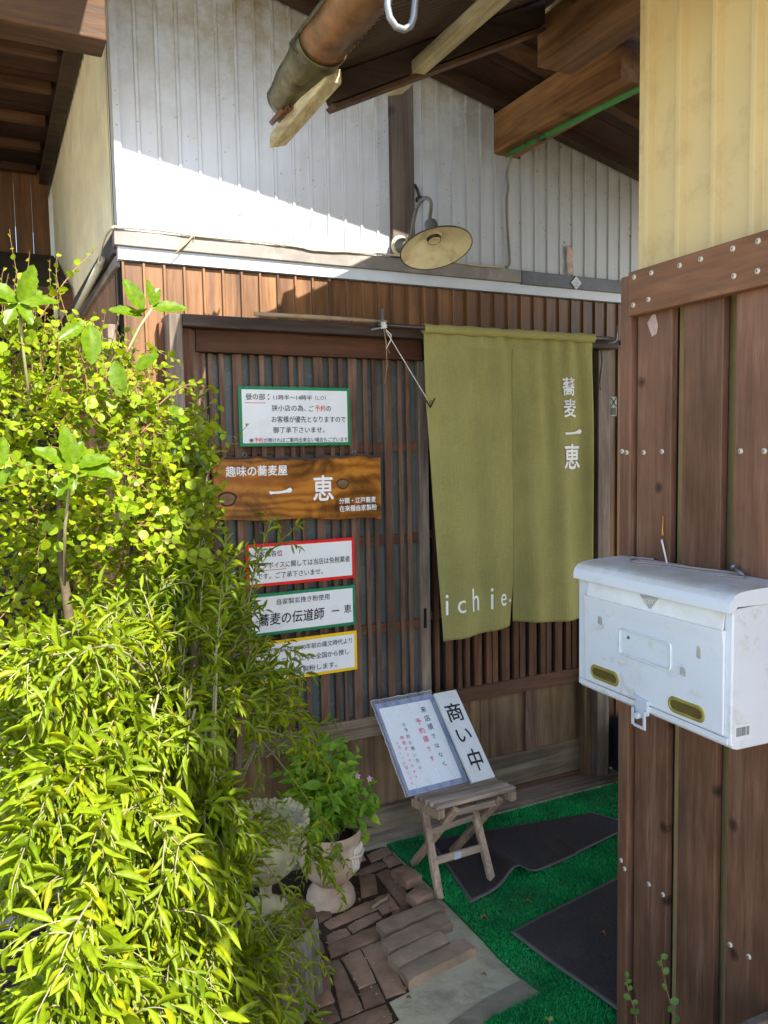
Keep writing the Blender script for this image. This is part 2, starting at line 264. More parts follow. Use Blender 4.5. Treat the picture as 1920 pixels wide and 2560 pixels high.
# ---------------------------------------------------------------- geometry helpers
class MB:
    def __init__(s): s.v = []; s.f = []
    def add(s, vs, fs):
        o = len(s.v); s.v += [tuple(p) for p in vs]; s.f += [tuple(i+o for i in f) for f in fs]; return s
    def box(s, x0, x1, y0, y1, z0, z1):
        return s.add([(x0, y0, z0), (x1, y0, z0), (x1, y1, z0), (x0, y1, z0), (x0, y0, z1), (x1, y0, z1), (x1, y1, z1), (x0, y1, z1)],
                     [(0, 3, 2, 1), (4, 5, 6, 7), (0, 1, 5, 4), (1, 2, 6, 5), (2, 3, 7, 6), (3, 0, 4, 7)])
    def hexa(s, b, t):   # bottom four, top four, both counter-clockwise from above
        return s.add(list(b)+list(t), [(0, 3, 2, 1), (4, 5, 6, 7), (0, 1, 5, 4), (1, 2, 6, 5), (2, 3, 7, 6), (3, 0, 4, 7)])
    def bar(s, a, b, w, h, up=(0, 0, 1)):  # rectangular bar from a to b
        a = Vector(a); b = Vector(b); d = (b-a).normalized(); u = Vector(up); r = d.cross(u).normalized(); u = r.cross(d).normalized()
        q = [r*(-w/2)+u*(-h/2), r*(w/2)+u*(-h/2), r*(w/2)+u*(h/2), r*(-w/2)+u*(h/2)]
        return s.add([a+p for p in q]+[b+p for p in q], [(0, 1, 2, 3), (7, 6, 5, 4), (0, 4, 5, 1), (1, 5, 6, 2), (2, 6, 7, 3), (3, 7, 4, 0)])
    def tube(s, pts, r, n=8, cap=True):
        pts = [Vector(p) for p in pts]; rs = r if isinstance(r, (list, tuple)) else [r]*len(pts); o = len(s.v); prev = None
        for i, p in enumerate(pts):
            d = (pts[min(i+1, len(pts)-1)]-pts[max(i-1, 0)]).normalized()
            if prev is None: a = d.orthogonal().normalized()
            else: a = (prev-d*prev.dot(d)); a = a.normalized() if a.length > 1e-6 else d.orthogonal().normalized()
            prev = a; b = d.cross(a)
            for k in range(n):
                t = 2*PI*k/n; s.v.append(tuple(p+(a*math.cos(t)+b*math.sin(t))*rs[i]))
        for i in range(len(pts)-1):
            for k in range(n):
                k2 = (k+1) % n; s.f.append((o+i*n+k, o+i*n+k2, o+(i+1)*n+k2, o+(i+1)*n+k))
        if cap: s.f.append(tuple(o+k for k in range(n))[::-1]); s.f.append(tuple(o+(len(pts)-1)*n+k for k in range(n)))
        return s
    def lathe(s, prof, c, axis=(0, 0, 1), n=32, wob=0, closed=False):
        ax = Vector(axis).normalized(); a = ax.orthogonal().normalized(); b = ax.cross(a); c = Vector(c); o = len(s.v)
        for (r, h) in prof:
            for k in range(n):
                t = 2*PI*k/n; rr = r*(1+wob*math.sin(k*1.7+h*40)*.5)
                s.v.append(tuple(c+ax*h+(a*math.cos(t)+b*math.sin(t))*rr))
        for i in range(len(prof)-1):
            for k in range(n):
                k2 = (k+1) % n; s.f.append((o+i*n+k, o+i*n+k2, o+(i+1)*n+k2, o+(i+1)*n+k))
        if closed: s.f.append(tuple(o+k for k in range(n))[::-1]); s.f.append(tuple(o+(len(prof)-1)*n+k for k in range(n)))
        return s
    def prism(s, poly, ext):   # polygon (3-D points) extruded by vector
        n = len(poly); e = Vector(ext); v = [Vector(p) for p in poly]
        return s.add(v+[p+e for p in v], [tuple(range(n))[::-1], tuple(range(n, 2*n))]+[(i, (i+1) % n, n+(i+1) % n, n+i) for i in range(n)])
    def grid(s, fn, nu, nv):
        o = len(s.v)
        for j in range(nv+1):
            for i in range(nu+1): s.v.append(tuple(fn(i/nu, j/nv)))
        for j in range(nv):
            for i in range(nu):
                a = o+j*(nu+1)+i; s.f.append((a, a+1, a+nu+2, a+nu+1))
        return s
def root_of(o):
    while o.parent: o = o.parent
    return o
def build(name, mb, mat, parent=None, smooth=False, bevel=0, label=None, loc=None, auto=False):
    me = bpy.data.meshes.new(name); L = Vector(root_of(parent).location) if parent else Vector((0, 0, 0))
    if loc: L = Vector(loc)
    me.from_pydata([(p[0]-L.x, p[1]-L.y, p[2]-L.z) for p in mb.v], [], mb.f); me.materials.append(mat)
    import bmesh
    bm = bmesh.new(); bm.from_mesh(me); bmesh.ops.recalc_face_normals(bm, faces=bm.faces); bm.to_mesh(me); bm.free()
    if smooth: me.polygons.foreach_set('use_smooth', [True]*len(me.polygons))
    o = bpy.data.objects.new(name, me); COL.objects.link(o)
    if parent: o.parent = parent
    else: o.location = L
    if auto: me.set_sharp_from_angle(angle=math.radians(40))
    if bevel:
        m = o.modifiers.new('edge', 'BEVEL'); m.width = bevel; m.segments = 2; m.limit_method = 'ANGLE'; m.angle_limit = math.radians(35)
    if label: o['label'] = label
    return o
def thing(name, label, cat, loc=(0, 0, 0), group=None):
    o = bpy.data.objects.new(name, None); COL.objects.link(o); o.location = loc; o['label'] = label; o['category'] = cat; o.empty_display_size = .1
    if group: o['group'] = group
    return o
def tag(o, label, cat, group=None):
    o['label'] = label; o['category'] = cat
    if group: o['group'] = group
    return o
def struct(o, kind='structure'): o['kind'] = kind; return o
def inst(src, parent, d):   # a copy of a piece, moved by d, sharing its mesh
    c = src.copy(); COL.objects.link(c); c.parent = parent; c.location = Vector(src.location)+Vector(d); return c
def fast_mesh(name, V, F, mat, parent=None, smooth=False, loc=None):   # V (n,3) numpy, F (m,k)
    L = np.array(root_of(parent).location if parent else (loc or (0, 0, 0)))
    me = bpy.data.meshes.new(name); V = (V-L).astype(np.float32); k = F.shape[1]
    me.vertices.add(len(V)); me.vertices.foreach_set('co', V.ravel())
    me.loops.add(F.size); me.loops.foreach_set('vertex_index', F.ravel().astype(np.int32))
    me.polygons.add(len(F)); me.polygons.foreach_set('loop_start', (np.arange(len(F))*k).astype(np.int32))
    if smooth: me.polygons.foreach_set('use_smooth', np.ones(len(F), bool))
    me.materials.append(mat); me.update(calc_edges=True); me.validate()
    o = bpy.data.objects.new(name, me); COL.objects.link(o)
    if parent: o.parent = parent
    else: o.location = L
    return o
def lettering(s, o, r, u, w, h, mat, parent, fat=0.0, name='lettering', shear=0.0, keep=False, lift=.0008):
    """text fitted in the rectangle with lower left corner o, right r and up u (unit), width w, height h"""
    cu = bpy.data.curves.new('text', 'FONT'); cu.body = s; cu.size = 1; cu.shear = shear; cu.resolution_u = 3; cu.space_line = .95
    ob = bpy.data.objects.new('text', cu); COL.objects.link(ob); bpy.context.view_layer.update()
    me = bpy.data.meshes.new_from_object(ob.evaluated_get(bpy.context.evaluated_depsgraph_get())); bpy.data.objects.remove(ob); bpy.data.curves.remove(cu)
    n = len(me.vertices)
    if n == 0: return None
    V = np.empty(n*3, np.float32); me.vertices.foreach_get('co', V); V = V.reshape(-1, 3)
    mn, mx = V.min(0), V.max(0); sx = w/(mx[0]-mn[0]); sy = h/max(mx[1]-mn[1], 1e-6)
    if keep: sy = sx
    r = Vector(r).normalized(); u = Vector(u).normalized(); nn = r.cross(u); O = Vector(o)-Vector(root_of(parent).location)
    P = np.outer((V[:, 0]-mn[0])*sx, r)+np.outer((V[:, 1]-mn[1])*sy, u)+np.array(O+nn*lift)
    if fat > 0:   # heavier strokes: shifted copies of the outline, each a hair above the last
        q_ = fat*.45*min(w/max(1, max(len(l) for l in s.split('\n'))), h*1.3); me.vertices.foreach_set('co', P.astype(np.float32).ravel())
        fs_ = [tuple(p.vertices) for p in me.polygons]; VV = []; FF = []
        for k, (ox, oy) in enumerate(((0, 0), (q_, 0), (-q_, 0), (0, q_), (0, -q_))):
            VV += [tuple(p) for p in P+np.outer(np.ones(n), np.array(r*ox+u*oy+nn*.00012*k))]; FF += [tuple(i+k*n for i in f) for f in fs_]
        me2 = bpy.data.meshes.new('lettering'); me2.from_pydata(VV, [], FF); me2.materials.append(mat); bpy.data.meshes.remove(me)
        q = bpy.data.objects.new(name, me2); COL.objects.link(q); q.parent = parent; return q
    me.vertices.foreach_set('co', P.astype(np.float32).ravel()); me.materials.clear(); me.materials.append(mat); me.update()
    q = bpy.data.objects.new(name, me); COL.objects.link(q); q.parent = parent; q.name = name; return q
D = 2.75
# ================================================================ SETTING
g = MB().box(-60, 60, -60, 60, -.60, -.045); struct(build('ground', g, M_YARD))
soil = MB()
soil.grid(lambda u, v: (-1.2+2.05*u, .3+2.45*v, -.020+.012*math.sin(u*23+v*9)*math.cos(v*31)), 30, 30)
struct(build('garden_soil', soil, M_SOIL, smooth=True))
# concrete slab of the path, with the worn darker strip and the old edge
cs = MB(); rim = [(1.31, 2.62), (1.30, 2.15), (1.285, 1.9), (1.32, 1.668), (1.09, 1.652), (1.10, 1.2), (.80, .9), (.72, 1.5), (.80, 1.755), (.905, 1.772), (.912, 1.845), (.982, 1.856), (1.02, 2.12), (1.20, 2.18), (1.235, 2.30), (1.285, 2.42), (1.295, 2.62)]
cs.prism([(x, y, -.04) for x, y in rim], (0, 0, .034))
path = struct(build('path', cs, M_CONC))
cd = MB(); cd.prism([(x, y, -.006) for x, y in [(1.30, 1.675), (1.305, 1.75), (1.16, 1.735), (1.02, 1.70), (.93, 1.66), (.93, 1.2), (1.095, 1.2), (1.088, 1.65)]], (0, 0, .004))
build('worn_strip', cd, M_CONCD, path)
bed = MB(); bed.prism([(x, y, -.019) for x, y in [(.70, 2.62), (.70, 1.70), (.90, 1.70), (.99, 1.86), (1.0, 2.15), (1.20, 2.28), (1.285, 2.40), (1.285, 2.62)]], (0, 0, .010))
pav = struct(build('brick_paving', bed, M_SOIL))
RAISED = [[(1.022,2.152),(1.021,2.093),(1.259,2.125),(1.247,2.176)],[(.992,2.066),(.993,2.006),(1.234,2.038),(1.236,2.103)],[(.980,1.988),(.986,1.929),(1.181,1.968),(1.181,2.026)],[(.984,1.924),(.982,1.865),(1.230,1.901),(1.223,1.957)],[(1.205,2.406),(1.209,2.294),(1.272,2.304),(1.266,2.415)],[(1.178,2.245),(1.184,2.183),(1.253,2.196),(1.262,2.268)]]
FLAT = [[(.943,2.097),(.912,1.864),(.974,1.862),(1.011,2.102)],[(.871,2.081),(.860,1.932),(.915,1.935),(.938,2.092)],[(.858,1.925),(.840,1.851),(.904,1.853),(.914,1.927)],[(.832,2.081),(.774,1.849),(.838,1.852),(.864,2.079)],[(.736,1.837),(.800,1.765),(.889,1.779),(.902,1.845)],[(.734,1.968),(.727,1.915),(.782,1.918),(.787,1.975)],[(.719,1.907),(.709,1.846),(.768,1.848),(.776,1.908)],[(.856,2.150),(.846,2.096),(1.018,2.109),(1.032,2.172)],[(.875,2.206),(.864,2.158),(.946,2.170),(.945,2.213)],[(.952,2.222),(.952,2.177),(1.071,2.207),(1.072,2.248)],[(.892,2.270),(.897,2.228),(1.084,2.258),(1.084,2.311)],[(.890,2.327),(.883,2.279),(.930,2.289),(.935,2.330)],[(1.085,2.313),(1.077,2.220),(1.146,2.229),(1.153,2.327)],[(1.168,2.452),(1.150,2.236),(1.201,2.240),(1.224,2.463)],[(1.110,2.471),(1.058,2.340),(1.121,2.342),(1.165,2.455)],[(1.196,2.588),(1.190,2.533),(1.286,2.556),(1.292,2.612)],[(1.233,2.537),(1.230,2.470),(1.292,2.477),(1.284,2.548)],[(1.107,2.496),(1.113,2.465),(1.228,2.483),(1.222,2.521)],
 [(1.05,2.53),(1.055,2.48),(1.10,2.50),(1.18,2.535),(1.18,2.57)][:1]+[(1.052,2.482),(1.105,2.502),(1.10,2.55)],[(.80,2.10),(.745,1.98),(.79,1.965),(.84,2.09)],[(.80,2.19),(.80,2.125),(.84,2.13),(.85,2.19)],[(1.10,2.60),(1.10,2.555),(1.18,2.56),(1.185,2.605)],[(.74,2.08),(.715,1.985),(.735,1.98),(.785,2.09)]]
def brick(q, z0, z1, tilt, mat):
    c = Vector((sum(p[0] for p in q)/4, sum(p[1] for p in q)/4, 0)); m = MB(); n = 0
    e1 = Vector((q[1][0]-q[0][0], q[1][1]-q[0][1], 0)).length; e2 = Vector((q[2][0]-q[1][0], q[2][1]-q[1][1], 0)).length
    nu = max(2, int(e2/.022)); nv = max(2, int(e1/.022))
    def P(u, v, z, j=.0022):
        a = Vector(q[0]+(0,) if len(q[0]) == 2 else q[0]); b = Vector(q[3]+(0,)); c_ = Vector(q[1]+(0,)); d = Vector(q[2]+(0,))
        p = (a*(1-u)+b*u)*(1-v)+(c_*(1-u)+d*u)*v
        edge = (u in (0, 1)) or (v in (0, 1))
        p.z = z+tilt[0]*(p.x-c.x)+tilt[1]*(p.y-c.y)
        return p
    def jit(p, j): return p+Vector((random.uniform(-j, j), random.uniform(-j, j), random.uniform(-j, j)*.6))
    top = [[None]*(nu+1) for _ in range(nv+1)]
    for j in range(nv+1):
        for i in range(nu+1):
            e = (i in (0, nu))+(j in (0, nv)); p = P(i/nu, j/nv, z1-.0035*e)
            p = p+(Vector((c.x, c.y, p.z))-p)*(.012*e); top[j][i] = len(m.v); m.v.append(tuple(jit(p, .0012)))
    for j in range(nv):
        for i in range(nu): m.f.append((top[j][i], top[j][i+1], top[j+1][i+1], top[j+1][i]))
    ring = [(i, 0) for i in range(nu)]+[(nu, j) for j in range(nv)]+[(i, nv) for i in range(nu, 0, -1)]+[(0, j) for j in range(nv, 0, -1)]
    mid = []; bot = []
    for (i, j) in ring:
        mid.append(len(m.v)); m.v.append(tuple(jit(P(i/nu, j/nv, z1-.007), .0014)))
    for (i, j) in ring:
        bot.append(len(m.v)); m.v.append(tuple(P(i/nu, j/nv, z0)))
    L = len(ring)
    for k in range(L):
        k2 = (k+1) % L; a, b = top[ring[k][1]][ring[k][0]], top[ring[k2][1]][ring[k2][0]]
        m.f.append((a, mid[k], mid[k2], b)); m.f.append((mid[k], bot[k], bot[k2], mid[k2]))
    o = build('brick', m, mat, pav, smooth=True); o.data.set_sharp_from_angle(angle=math.radians(24)); return o
for q in FLAT: brick(q, -.03, random.uniform(-.002, .004), (random.uniform(-.02, .02), random.uniform(-.02, .02)), M_BRICK)
for i, q in enumerate(RAISED): brick(q, .0 if i > 3 else -.006, .026 if i < 4 else .034, (0, 0) if i < 4 else (.05, -.1), M_BRICKR if i < 4 else M_BRICK)
# small rubble and dead leaves lying in the joints
rb = MB()
for k in range(260):
    x = random.uniform(.72, 1.3); y = random.uniform(1.7, 2.62); s = random.uniform(.0015, .005)
    z = .000; rb.add([(x+random.uniform(-s, s), y+random.uniform(-s, s), z+random.uniform(0, s)) for _ in range(4)], [(0, 1, 2), (0, 2, 3), (0, 3, 1), (1, 3, 2)])
struct(build('rubble', rb, M_CONC), 'stuff')
# ================================================================ HOUSE
H = thing('soba_house', 'low wooden restaurant front with white steel siding above brown siding and sliding lattice doors', 'house', (1.5, D, 0))
# backing walls behind the siding (leave the doorway open)
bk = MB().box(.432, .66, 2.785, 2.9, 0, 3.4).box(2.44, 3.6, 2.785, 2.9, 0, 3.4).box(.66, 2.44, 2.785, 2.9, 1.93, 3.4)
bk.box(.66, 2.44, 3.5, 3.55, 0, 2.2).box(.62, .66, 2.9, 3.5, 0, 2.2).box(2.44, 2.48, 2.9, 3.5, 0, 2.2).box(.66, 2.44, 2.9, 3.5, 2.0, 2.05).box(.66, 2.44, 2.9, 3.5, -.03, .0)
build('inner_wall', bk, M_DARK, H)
def rake(x): return 3.065-.235*(x-1.004)
PW = .0665
# upper siding: every strip its own sheet with its folded rib
x = .432; i = 0
while x < 3.3:
    x1 = x+PW
    if not (1.418 <= x and x1 <= 1.52):
        za, zb = rake(x)+.02, rake(x1)+.02; zr = 2.205; y = D
        if 1.88 < (x+x1)/2 < 2.03: za = zb = 2.672
        prof = [(0, 0), (.0, -.0065), (.009, -.0065), (.011, -.001), (.015, 0), (PW/2, random.uniform(-.0012, .0012)), (PW-.004, 0), (PW+.0005, -.0015), (PW+.0005, .004), (0, .004)]
        m = MB(); n = len(prof); bo = [(x+a, y+b, zr) for a, b in prof]; tp = [(x+a, y+b, za+(zb-za)*a/PW) for a, b in prof]
        m.add(bo+tp, [(k, (k+1) % n, n+(k+1) % n, n+k) for k in range(n)])
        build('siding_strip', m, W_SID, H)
    x = x1; i += 1
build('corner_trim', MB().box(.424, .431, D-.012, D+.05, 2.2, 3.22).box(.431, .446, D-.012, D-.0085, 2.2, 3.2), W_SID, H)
# brown wood-print siding below
def brown_strip(x, z0, z1, y=2.765):
    prof = [(0, 0), (.0, -.010), (.007, -.010), (.0095, -.001), (.014, 0), (PW/2, 0), (PW-.004, 0), (PW+.0005, -.001), (PW+.0005, .004), (0, .004)]
    n = len(prof); m = MB(); m.add([(x+a, y+b, z0) for a, b in prof]+[(x+a, y+b, z1) for a, b in prof], [(k, (k+1) % n, n+(k+1) % n, n+k) for k in range(n)])
    return build('brown_siding_strip', m, M_PRINT, H)
x = .435; proto = {}
while x < 3.35:
    kind = 'full' if (x < .55 or x > 2.47) else 'short'
    if kind not in proto: proto[kind] = (brown_strip(x, 0 if kind == 'full' else 1.90, 2.125), x)
    else: inst(proto[kind][0], H, (x-proto[kind][1], 0, 0))
    x += PW
# flashing and white trim along the front and the left side
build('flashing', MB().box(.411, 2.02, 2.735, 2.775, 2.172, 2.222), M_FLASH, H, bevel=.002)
build('flashing', MB().box(2.0225, 3.4, 2.7355, 2.775, 2.168, 2.222), M_FLASHD, H, bevel=.002)  # shaded stretch of the same flashing, painted darker
build('white_band', MB().box(.424, 2.6, 2.748, 2.78, 2.130, 2.1715), M_WHITE, H, bevel=.001)
build('white_band', MB().box(2.603, 3.4, 2.7485, 2.78, 2.130, 2.1675), M_WHITE, H)
build('side_flashing', MB().box(.411, .432, 2.777, 6.4, 2.156, 2.218), M_FLASHD, H)
build('side_band', MB().box(.420, .433, 2.782, 6.4, 2.113, 2.147), M_FLASH, H)
def corr(y0, y1, z0, z1, step, dep, name, mat, zt=None):
    m = MB(); n = int((y1-y0)/step*10); 
    ys = [y0+(y1-y0)*k/n for k in range(n+1)]
    vs = []
    for y in ys:
        xx = .430+dep-dep*math.cos(2*PI*(y-y0)/step); vs += [(xx, y, z0), (xx, y, z1)]
    m.add(vs, [(2*k, 2*k+2, 2*k+3, 2*k+1) for k in range(n)]); return build(name, m, mat, H, smooth=True)
corr(2.80, 6.4, 2.20, 3.2, .078, .011, 'corrugated_side_wall', M_CORW)
corr(2.80, 6.4, 0, 2.12, .060, .006, 'brown_side_wall', M_PRINT)
build('side_backing', MB().box(.445, .5, 2.91, 6.4, 0, 3.3), M_DARK, H)
# tall post in the upper wall
build('wall_post', MB().box(1.421, 1.517, D-.024, D+.03, 2.2235, rake(1.42)), M_POST, H, bevel=.003)
# left door post and the dark strip beside it
build('door_post', MB().box(.558, .602, 2.652, 2.80, -.02, 1.950), M_GREYZ, H, bevel=.003)
build('post_side_strip', MB().box(.541, .5575, 2.728, 2.80, -.02, 1.93), M_LATT2, H)
build('side_block', MB().box(.392, .425, 2.83, 2.9, 1.862, 1.932), M_GREYZ, H, bevel=.003)
build('lintel', MB().box(.6025, 2.47, 2.652, 2.80, 1.911, 1.951), M_LINT, H, bevel=.003)
build('door_header', MB().box(.655, 1.525, 2.700, 2.745, 1.836, 1.9105), M_KAM, H, bevel=.002)
build('door_header', MB().box(1.53, 2.43, 2.735, 2.79, 1.85, 1.9105), M_KAM, H)
build('inner_jamb', MB().box(.6025, .64, 2.69, 2.80, .0, 1.9105), M_LATT2, H, bevel=.002)
build('inner_jamb', MB().box(.6405, .668, 2.712, 2.80, .0, 1.9105), M_LATT, H, bevel=.002)
build('right_post', MB().box(2.402, 2.47, 2.70, 2.80, -.04, 1.9105), M_GREYZ, H, bevel=.003)
build('right_jamb', MB().box(2.362, 2.4015, 2.738, 2.80, -.02, 1.9105), M_PANZ, H, bevel=.002)
build('threshold', MB().box(.56, 2.52, 2.655, 2.83, -.045, .004), M_GREYX, H, bevel=.003)
build('threshold_step', MB().box(.70, 2.52, 2.615, 2.6545, -.05, -.012), M_CONC, H, bevel=.004)
# ---- left sliding door
d1 = build('sliding_door', MB().box(1.518, 1.560, 2.722, 2.758, .03, 1.8355), M_GREYZ, H, bevel=.002)
build('door_stile', MB().box(.6685, .690, 2.722, 2.758, .03, 1.8355), M_LATT, d1, bevel=.002)
build('door_rail', MB().box(.6905, 1.5175, 2.724, 2.756, .385, .462), M_GREYX, d1, bevel=.002)
build('door_rail', MB().box(.6905, 1.5175, 2.727, 2.756, .03, .075), M_LATX, d1, bevel=.002)
for z in (.785, 1.128, 1.486):
    build('lattice_rail', MB().box(.6905, 1.5175, 2.741, 2.756, z, z+.036), M_LATX if z > .8 else M_LATX, d1, bevel=.001)
wide = [.8015, .9485, 1.103, 1.241, 1.3865]; thin = []
for wx in [.6555]+wide:
    for dx in (.053, .090): thin.append(wx+dx)
pw_ = pt_ = None
for wx in wide:
    if pw_ is None: pw_ = build('slat', MB().box(wx-.017, wx+.017, 2.724, 2.7405, .4625, 1.8355), M_LATT, d1, bevel=.0015); pwx = wx
    else: inst(pw_, d1, (wx-pwx, 0, 0))
for wx in thin:
    if wx > 1.5: continue
    if pt_ is None: pt_ = build('slat', MB().box(wx-.0088, wx+.0088, 2.727, 2.7405, .4625, 1.8355), M_LATT, d1, bevel=.0015); ptx = wx
    else: inst(pt_, d1, (wx-ptx+random.uniform(-.001, .001), 0, 0))
build('glass_pane', MB().box(.6905, 1.5175, 2.7565, 2.760, .4625, 1.8355), M_GLASS, d1)
for k in range(4):
    a = .6905+k*.2067; build('door_panel', MB().box(a, a+.2052, 2.742, 2.754, .0755, .3845), M_PANZ, d1, bevel=.0015)
build('door_pull', MB().box(1.528, 1.541, 2.7212, 2.7225, .785, .865), M_DARK, d1)
build('foundation_board', MB().box(.60, 1.56, 2.700, 2.722, .004, .10), M_PANX, H, bevel=.002)
# ---- right sliding door (one track further back)
d2 = build('sliding_door', MB().box(1.56, 1.575, 2.765, 2.795, .01, 1.8495), M_LATT2, H)
k2 = (2.775/2.75)
d2s = [(1.59,1.612),(1.640,1.676),(1.700,1.719),(1.735,1.757),(1.780,1.816),(1.840,1.865),(1.871,1.897),(1.916,1.956),(1.978,2.004),(2.010,2.039),(2.059,2.099),(2.121,2.147),(2.153,2.179),(2.200,2.239),(2.260,2.287),(2.295,2.322)]
for a, b in d2s: build('slat', MB().box(a*k2, b*k2, 2.768, 2.7845, .4985, 1.8495), M_LATT2, d2, bevel=.001)
for z in (.80, 1.135, 1.49): build('lattice_rail', MB().box(1.576, 2.361, 2.785, 2.796, z, z+.034), M_LATX, d2)
build('door_rail', MB().box(1.576, 2.361, 2.764, 2.796, .436, .498), M_LATX, d2, bevel=.002)
build('door_rail', MB().box(1.576, 2.361, 2.764, 2.796, .006, .022), M_LATX, d2, bevel=.001)
build('glass_pane', MB().box(1.576, 2.361, 2.7965, 2.80, .498, 1.8495), M_BLACKGL, d2)
for a, b in ((1.576, 1.826), (1.829, 2.058), (2.120, 2.361)): build('door_panel', MB().box(a, b, 2.779, 2.788, .166, .4355), M_PANZ, d2, bevel=.0015)
build('door_stile', MB().box(2.0585, 2.1195, 2.768, 2.796, .166, .4355), M_LATT, d2, bevel=.002)
build('foot_board', MB().box(1.576, 2.361, 2.772, 2.796, .0225, .1655), M_PANX, d2, bevel=.002)
# ---- main roof over the facade: verge, soffit boards, battens
for k in range(7):
    y0 = 2.03+k*.104
    m = MB(); a = [(.30, y0, rake(.30)+.03), (3.6, y0, rake(3.6)+.03), (3.6, y0+.102, rake(3.6)+.03), (.30, y0+.102, rake(.30)+.03)]
    m.prism([Vector(p) for p in a], (0, 0, .02)); build('soffit_board', m, M_SOFF, H)
build('roof_sheet', MB().prism([(-.3, 1.897, rake(-.3)+.056), (3.6, 2.092, rake(3.6)+.056), (3.6, 7, rake(3.6)+.056), (-.3, 7, rake(-.3)+.056)], (0, 0, .03)), M_FLASHD, H)
for y in (2.735, 2.43):
    build('roof_rafter', MB().bar((.30, y-.02, rake(.30)+.008), (3.6, y-.02, rake(3.6)+.008), .045, .045), M_RAFT if y < 2.7 else M_BARGE, H, bevel=.002)
build('tie_beam', MB().box(1.897, 2.012, 2.035, 2.76, 2.674, 2.829), M_BEAM, H, bevel=.003)
# ================================================================ side shed on the left
SH = thing('side_shed', 'dark timber lean-to shed at the far left with a dirty pent roof', 'shed', (.1, 3.5, 0))
build('tie_beam', MB().box(-1.6, .368, 2.42, 2.53, 2.652, 2.90), M_BEAMX, SH, bevel=.004)
for k, y in enumerate((3.28, 3.577, 3.914, 4.30, 4.671, 5.046)): build('roof_batten', MB().box(-1.6, .35, y, y+.05, 3.10, 3.14), M_RAFT, SH, bevel=.002)
for k in range(20):
    y0 = 1.45+k*.2; build('roof_board', MB().box(-1.6, .425, y0, y0+.197, 3.1405, 3.155), M_SOFF, SH)
build('eave_plate', MB().box(.365, .42, 2.85, 5.4, 3.06, 3.0995), M_BARGE, SH)
for k in range(22):
    x0 = -1.6+k*.0915; build('wall_board', MB().box(x0, x0+.0895, 5.12+.004*(k % 2), 5.14, 2.0, 3.14), M_PRINT, SH)
pr = MB(); n = 30
pr.add([(-1.6, 5.12, 2.66), (.425, 5.12, 2.66), (.425, 4.2, 2.30), (-1.6, 4.2, 2.30), (-1.6, 5.12, 2.63), (.425, 5.12, 2.63), (.425, 4.2, 2.285), (-1.6, 4.2, 2.285)], [(0, 1, 2, 3), (7, 6, 5, 4), (3, 2, 6, 7), (0, 3, 7, 4), (1, 5, 6, 2)])
build('pent_roof', pr, M_PENT, SH)
build('fascia', MB().box(-1.6, .425, 4.19, 4.215, 2.20, 2.284), M_FASC, SH)
build('back_wall', MB().box(-1.6, .425, 5.0, 5.1, 0, 2.28), M_DARK, SH)
# ================================================================ cream steel annex on the right
FA = math.radians(3.5); fd = Vector((math.sin(FA), math.cos(FA), 0)); fn = Vector((math.cos(FA), -math.sin(FA), 0))
def fp(a, c, z): return fd*a+fn*c+Vector((0, 0, z))     # along the annex wall, out from it, up
def fbox(m, a0, a1, c0, c1, z0, z1):
    q = [(a0, c0), (a0, c1), (a1, c1), (a1, c0)]
    return m.hexa([fp(a, c, z0) for a, c in q], [fp(a, c, z1) for a, c in q])
AX = thing('annex', 'cream ribbed steel annex at the right with low eave, rusty gutter and heavy beams', 'building', tuple(fp(.5, 1.4, 0)))
proto = None; P2 = .1025
for k in range(26):
    a1 = 1.545-k*P2
    if proto is None:
        prof = [(0, 0), (.003, .0), (.010, -.018), (.022, -.018), (.030, 0), (.1025, 0)]
        m = MB(); pts = [(a1-p[0], 1.352+p[1]) for p in prof]+[(a1-P2, 1.356), (a1, 1.356)]; n = len(pts)
        m.add([fp(a, c, 0) for a, c in pts]+[fp(a, c, 2.74) for a, c in pts], [(j, (j+1) % n, n+(j+1) % n, n+j) for j in range(n)])
        proto = build('wall_panel', m, M_YEL, AX, bevel=.0015)
    else: inst(proto, AX, tuple(-fd*P2*k))
m = MB(); fbox(m, 1.5455, 1.566, 1.345, 1.42, 0, 2.74); build('corner_trim', m, M_YEL, AX, bevel=.004)
m = MB(); fbox(m, -1.2, 1.545, 1.358, 3.2, 0, 2.72); build('inner_wall', m, M_YEL, AX)
YE = 2.07
def zr(x): return 2.539+.497*(x-.938)
cr = MB(); nn = 0; step = .024; ylist = [YE-.002-k*step/6 for k in range(int(3.6/step)*6)]
vs = []
for y in ylist:
    z = .0045*math.cos(2*PI*y/step); vs += [(.893, y, zr(.893)+z), (3.7, y, zr(3.7)+z)]
cr.add(vs, [(2*k, 2*k+1, 2*k+3, 2*k+2) for k in range(len(ylist)-1)]); o = build('corrugated_roof', cr, M_CORR, AX, smooth=True)
so_ = o.modifiers.new('thick', 'SOLIDIFY'); so_.thickness = .003
build('bargeboard', MB().prism([(.884, YE-.03, 2.428), (.859, YE-.03, zr(.859)-.010), (1.6, YE-.03, zr(1.6)-.010), (1.6, YE-.03, 2.428+.497*.716)], (0, .03, 0)), M_BARGE, AX, bevel=.003)
build('bargeboard_foot', MB().prism([(.884, YE-.032, 2.426), (.900, YE-.032, 2.430), (1.6, YE-.032, 2.430+.497*.70), (1.6, YE-.032, 2.430+.497*.70-.012), (.895, YE-.032, 2.416)], (0, .045, 0)), M_RAFT, AX)
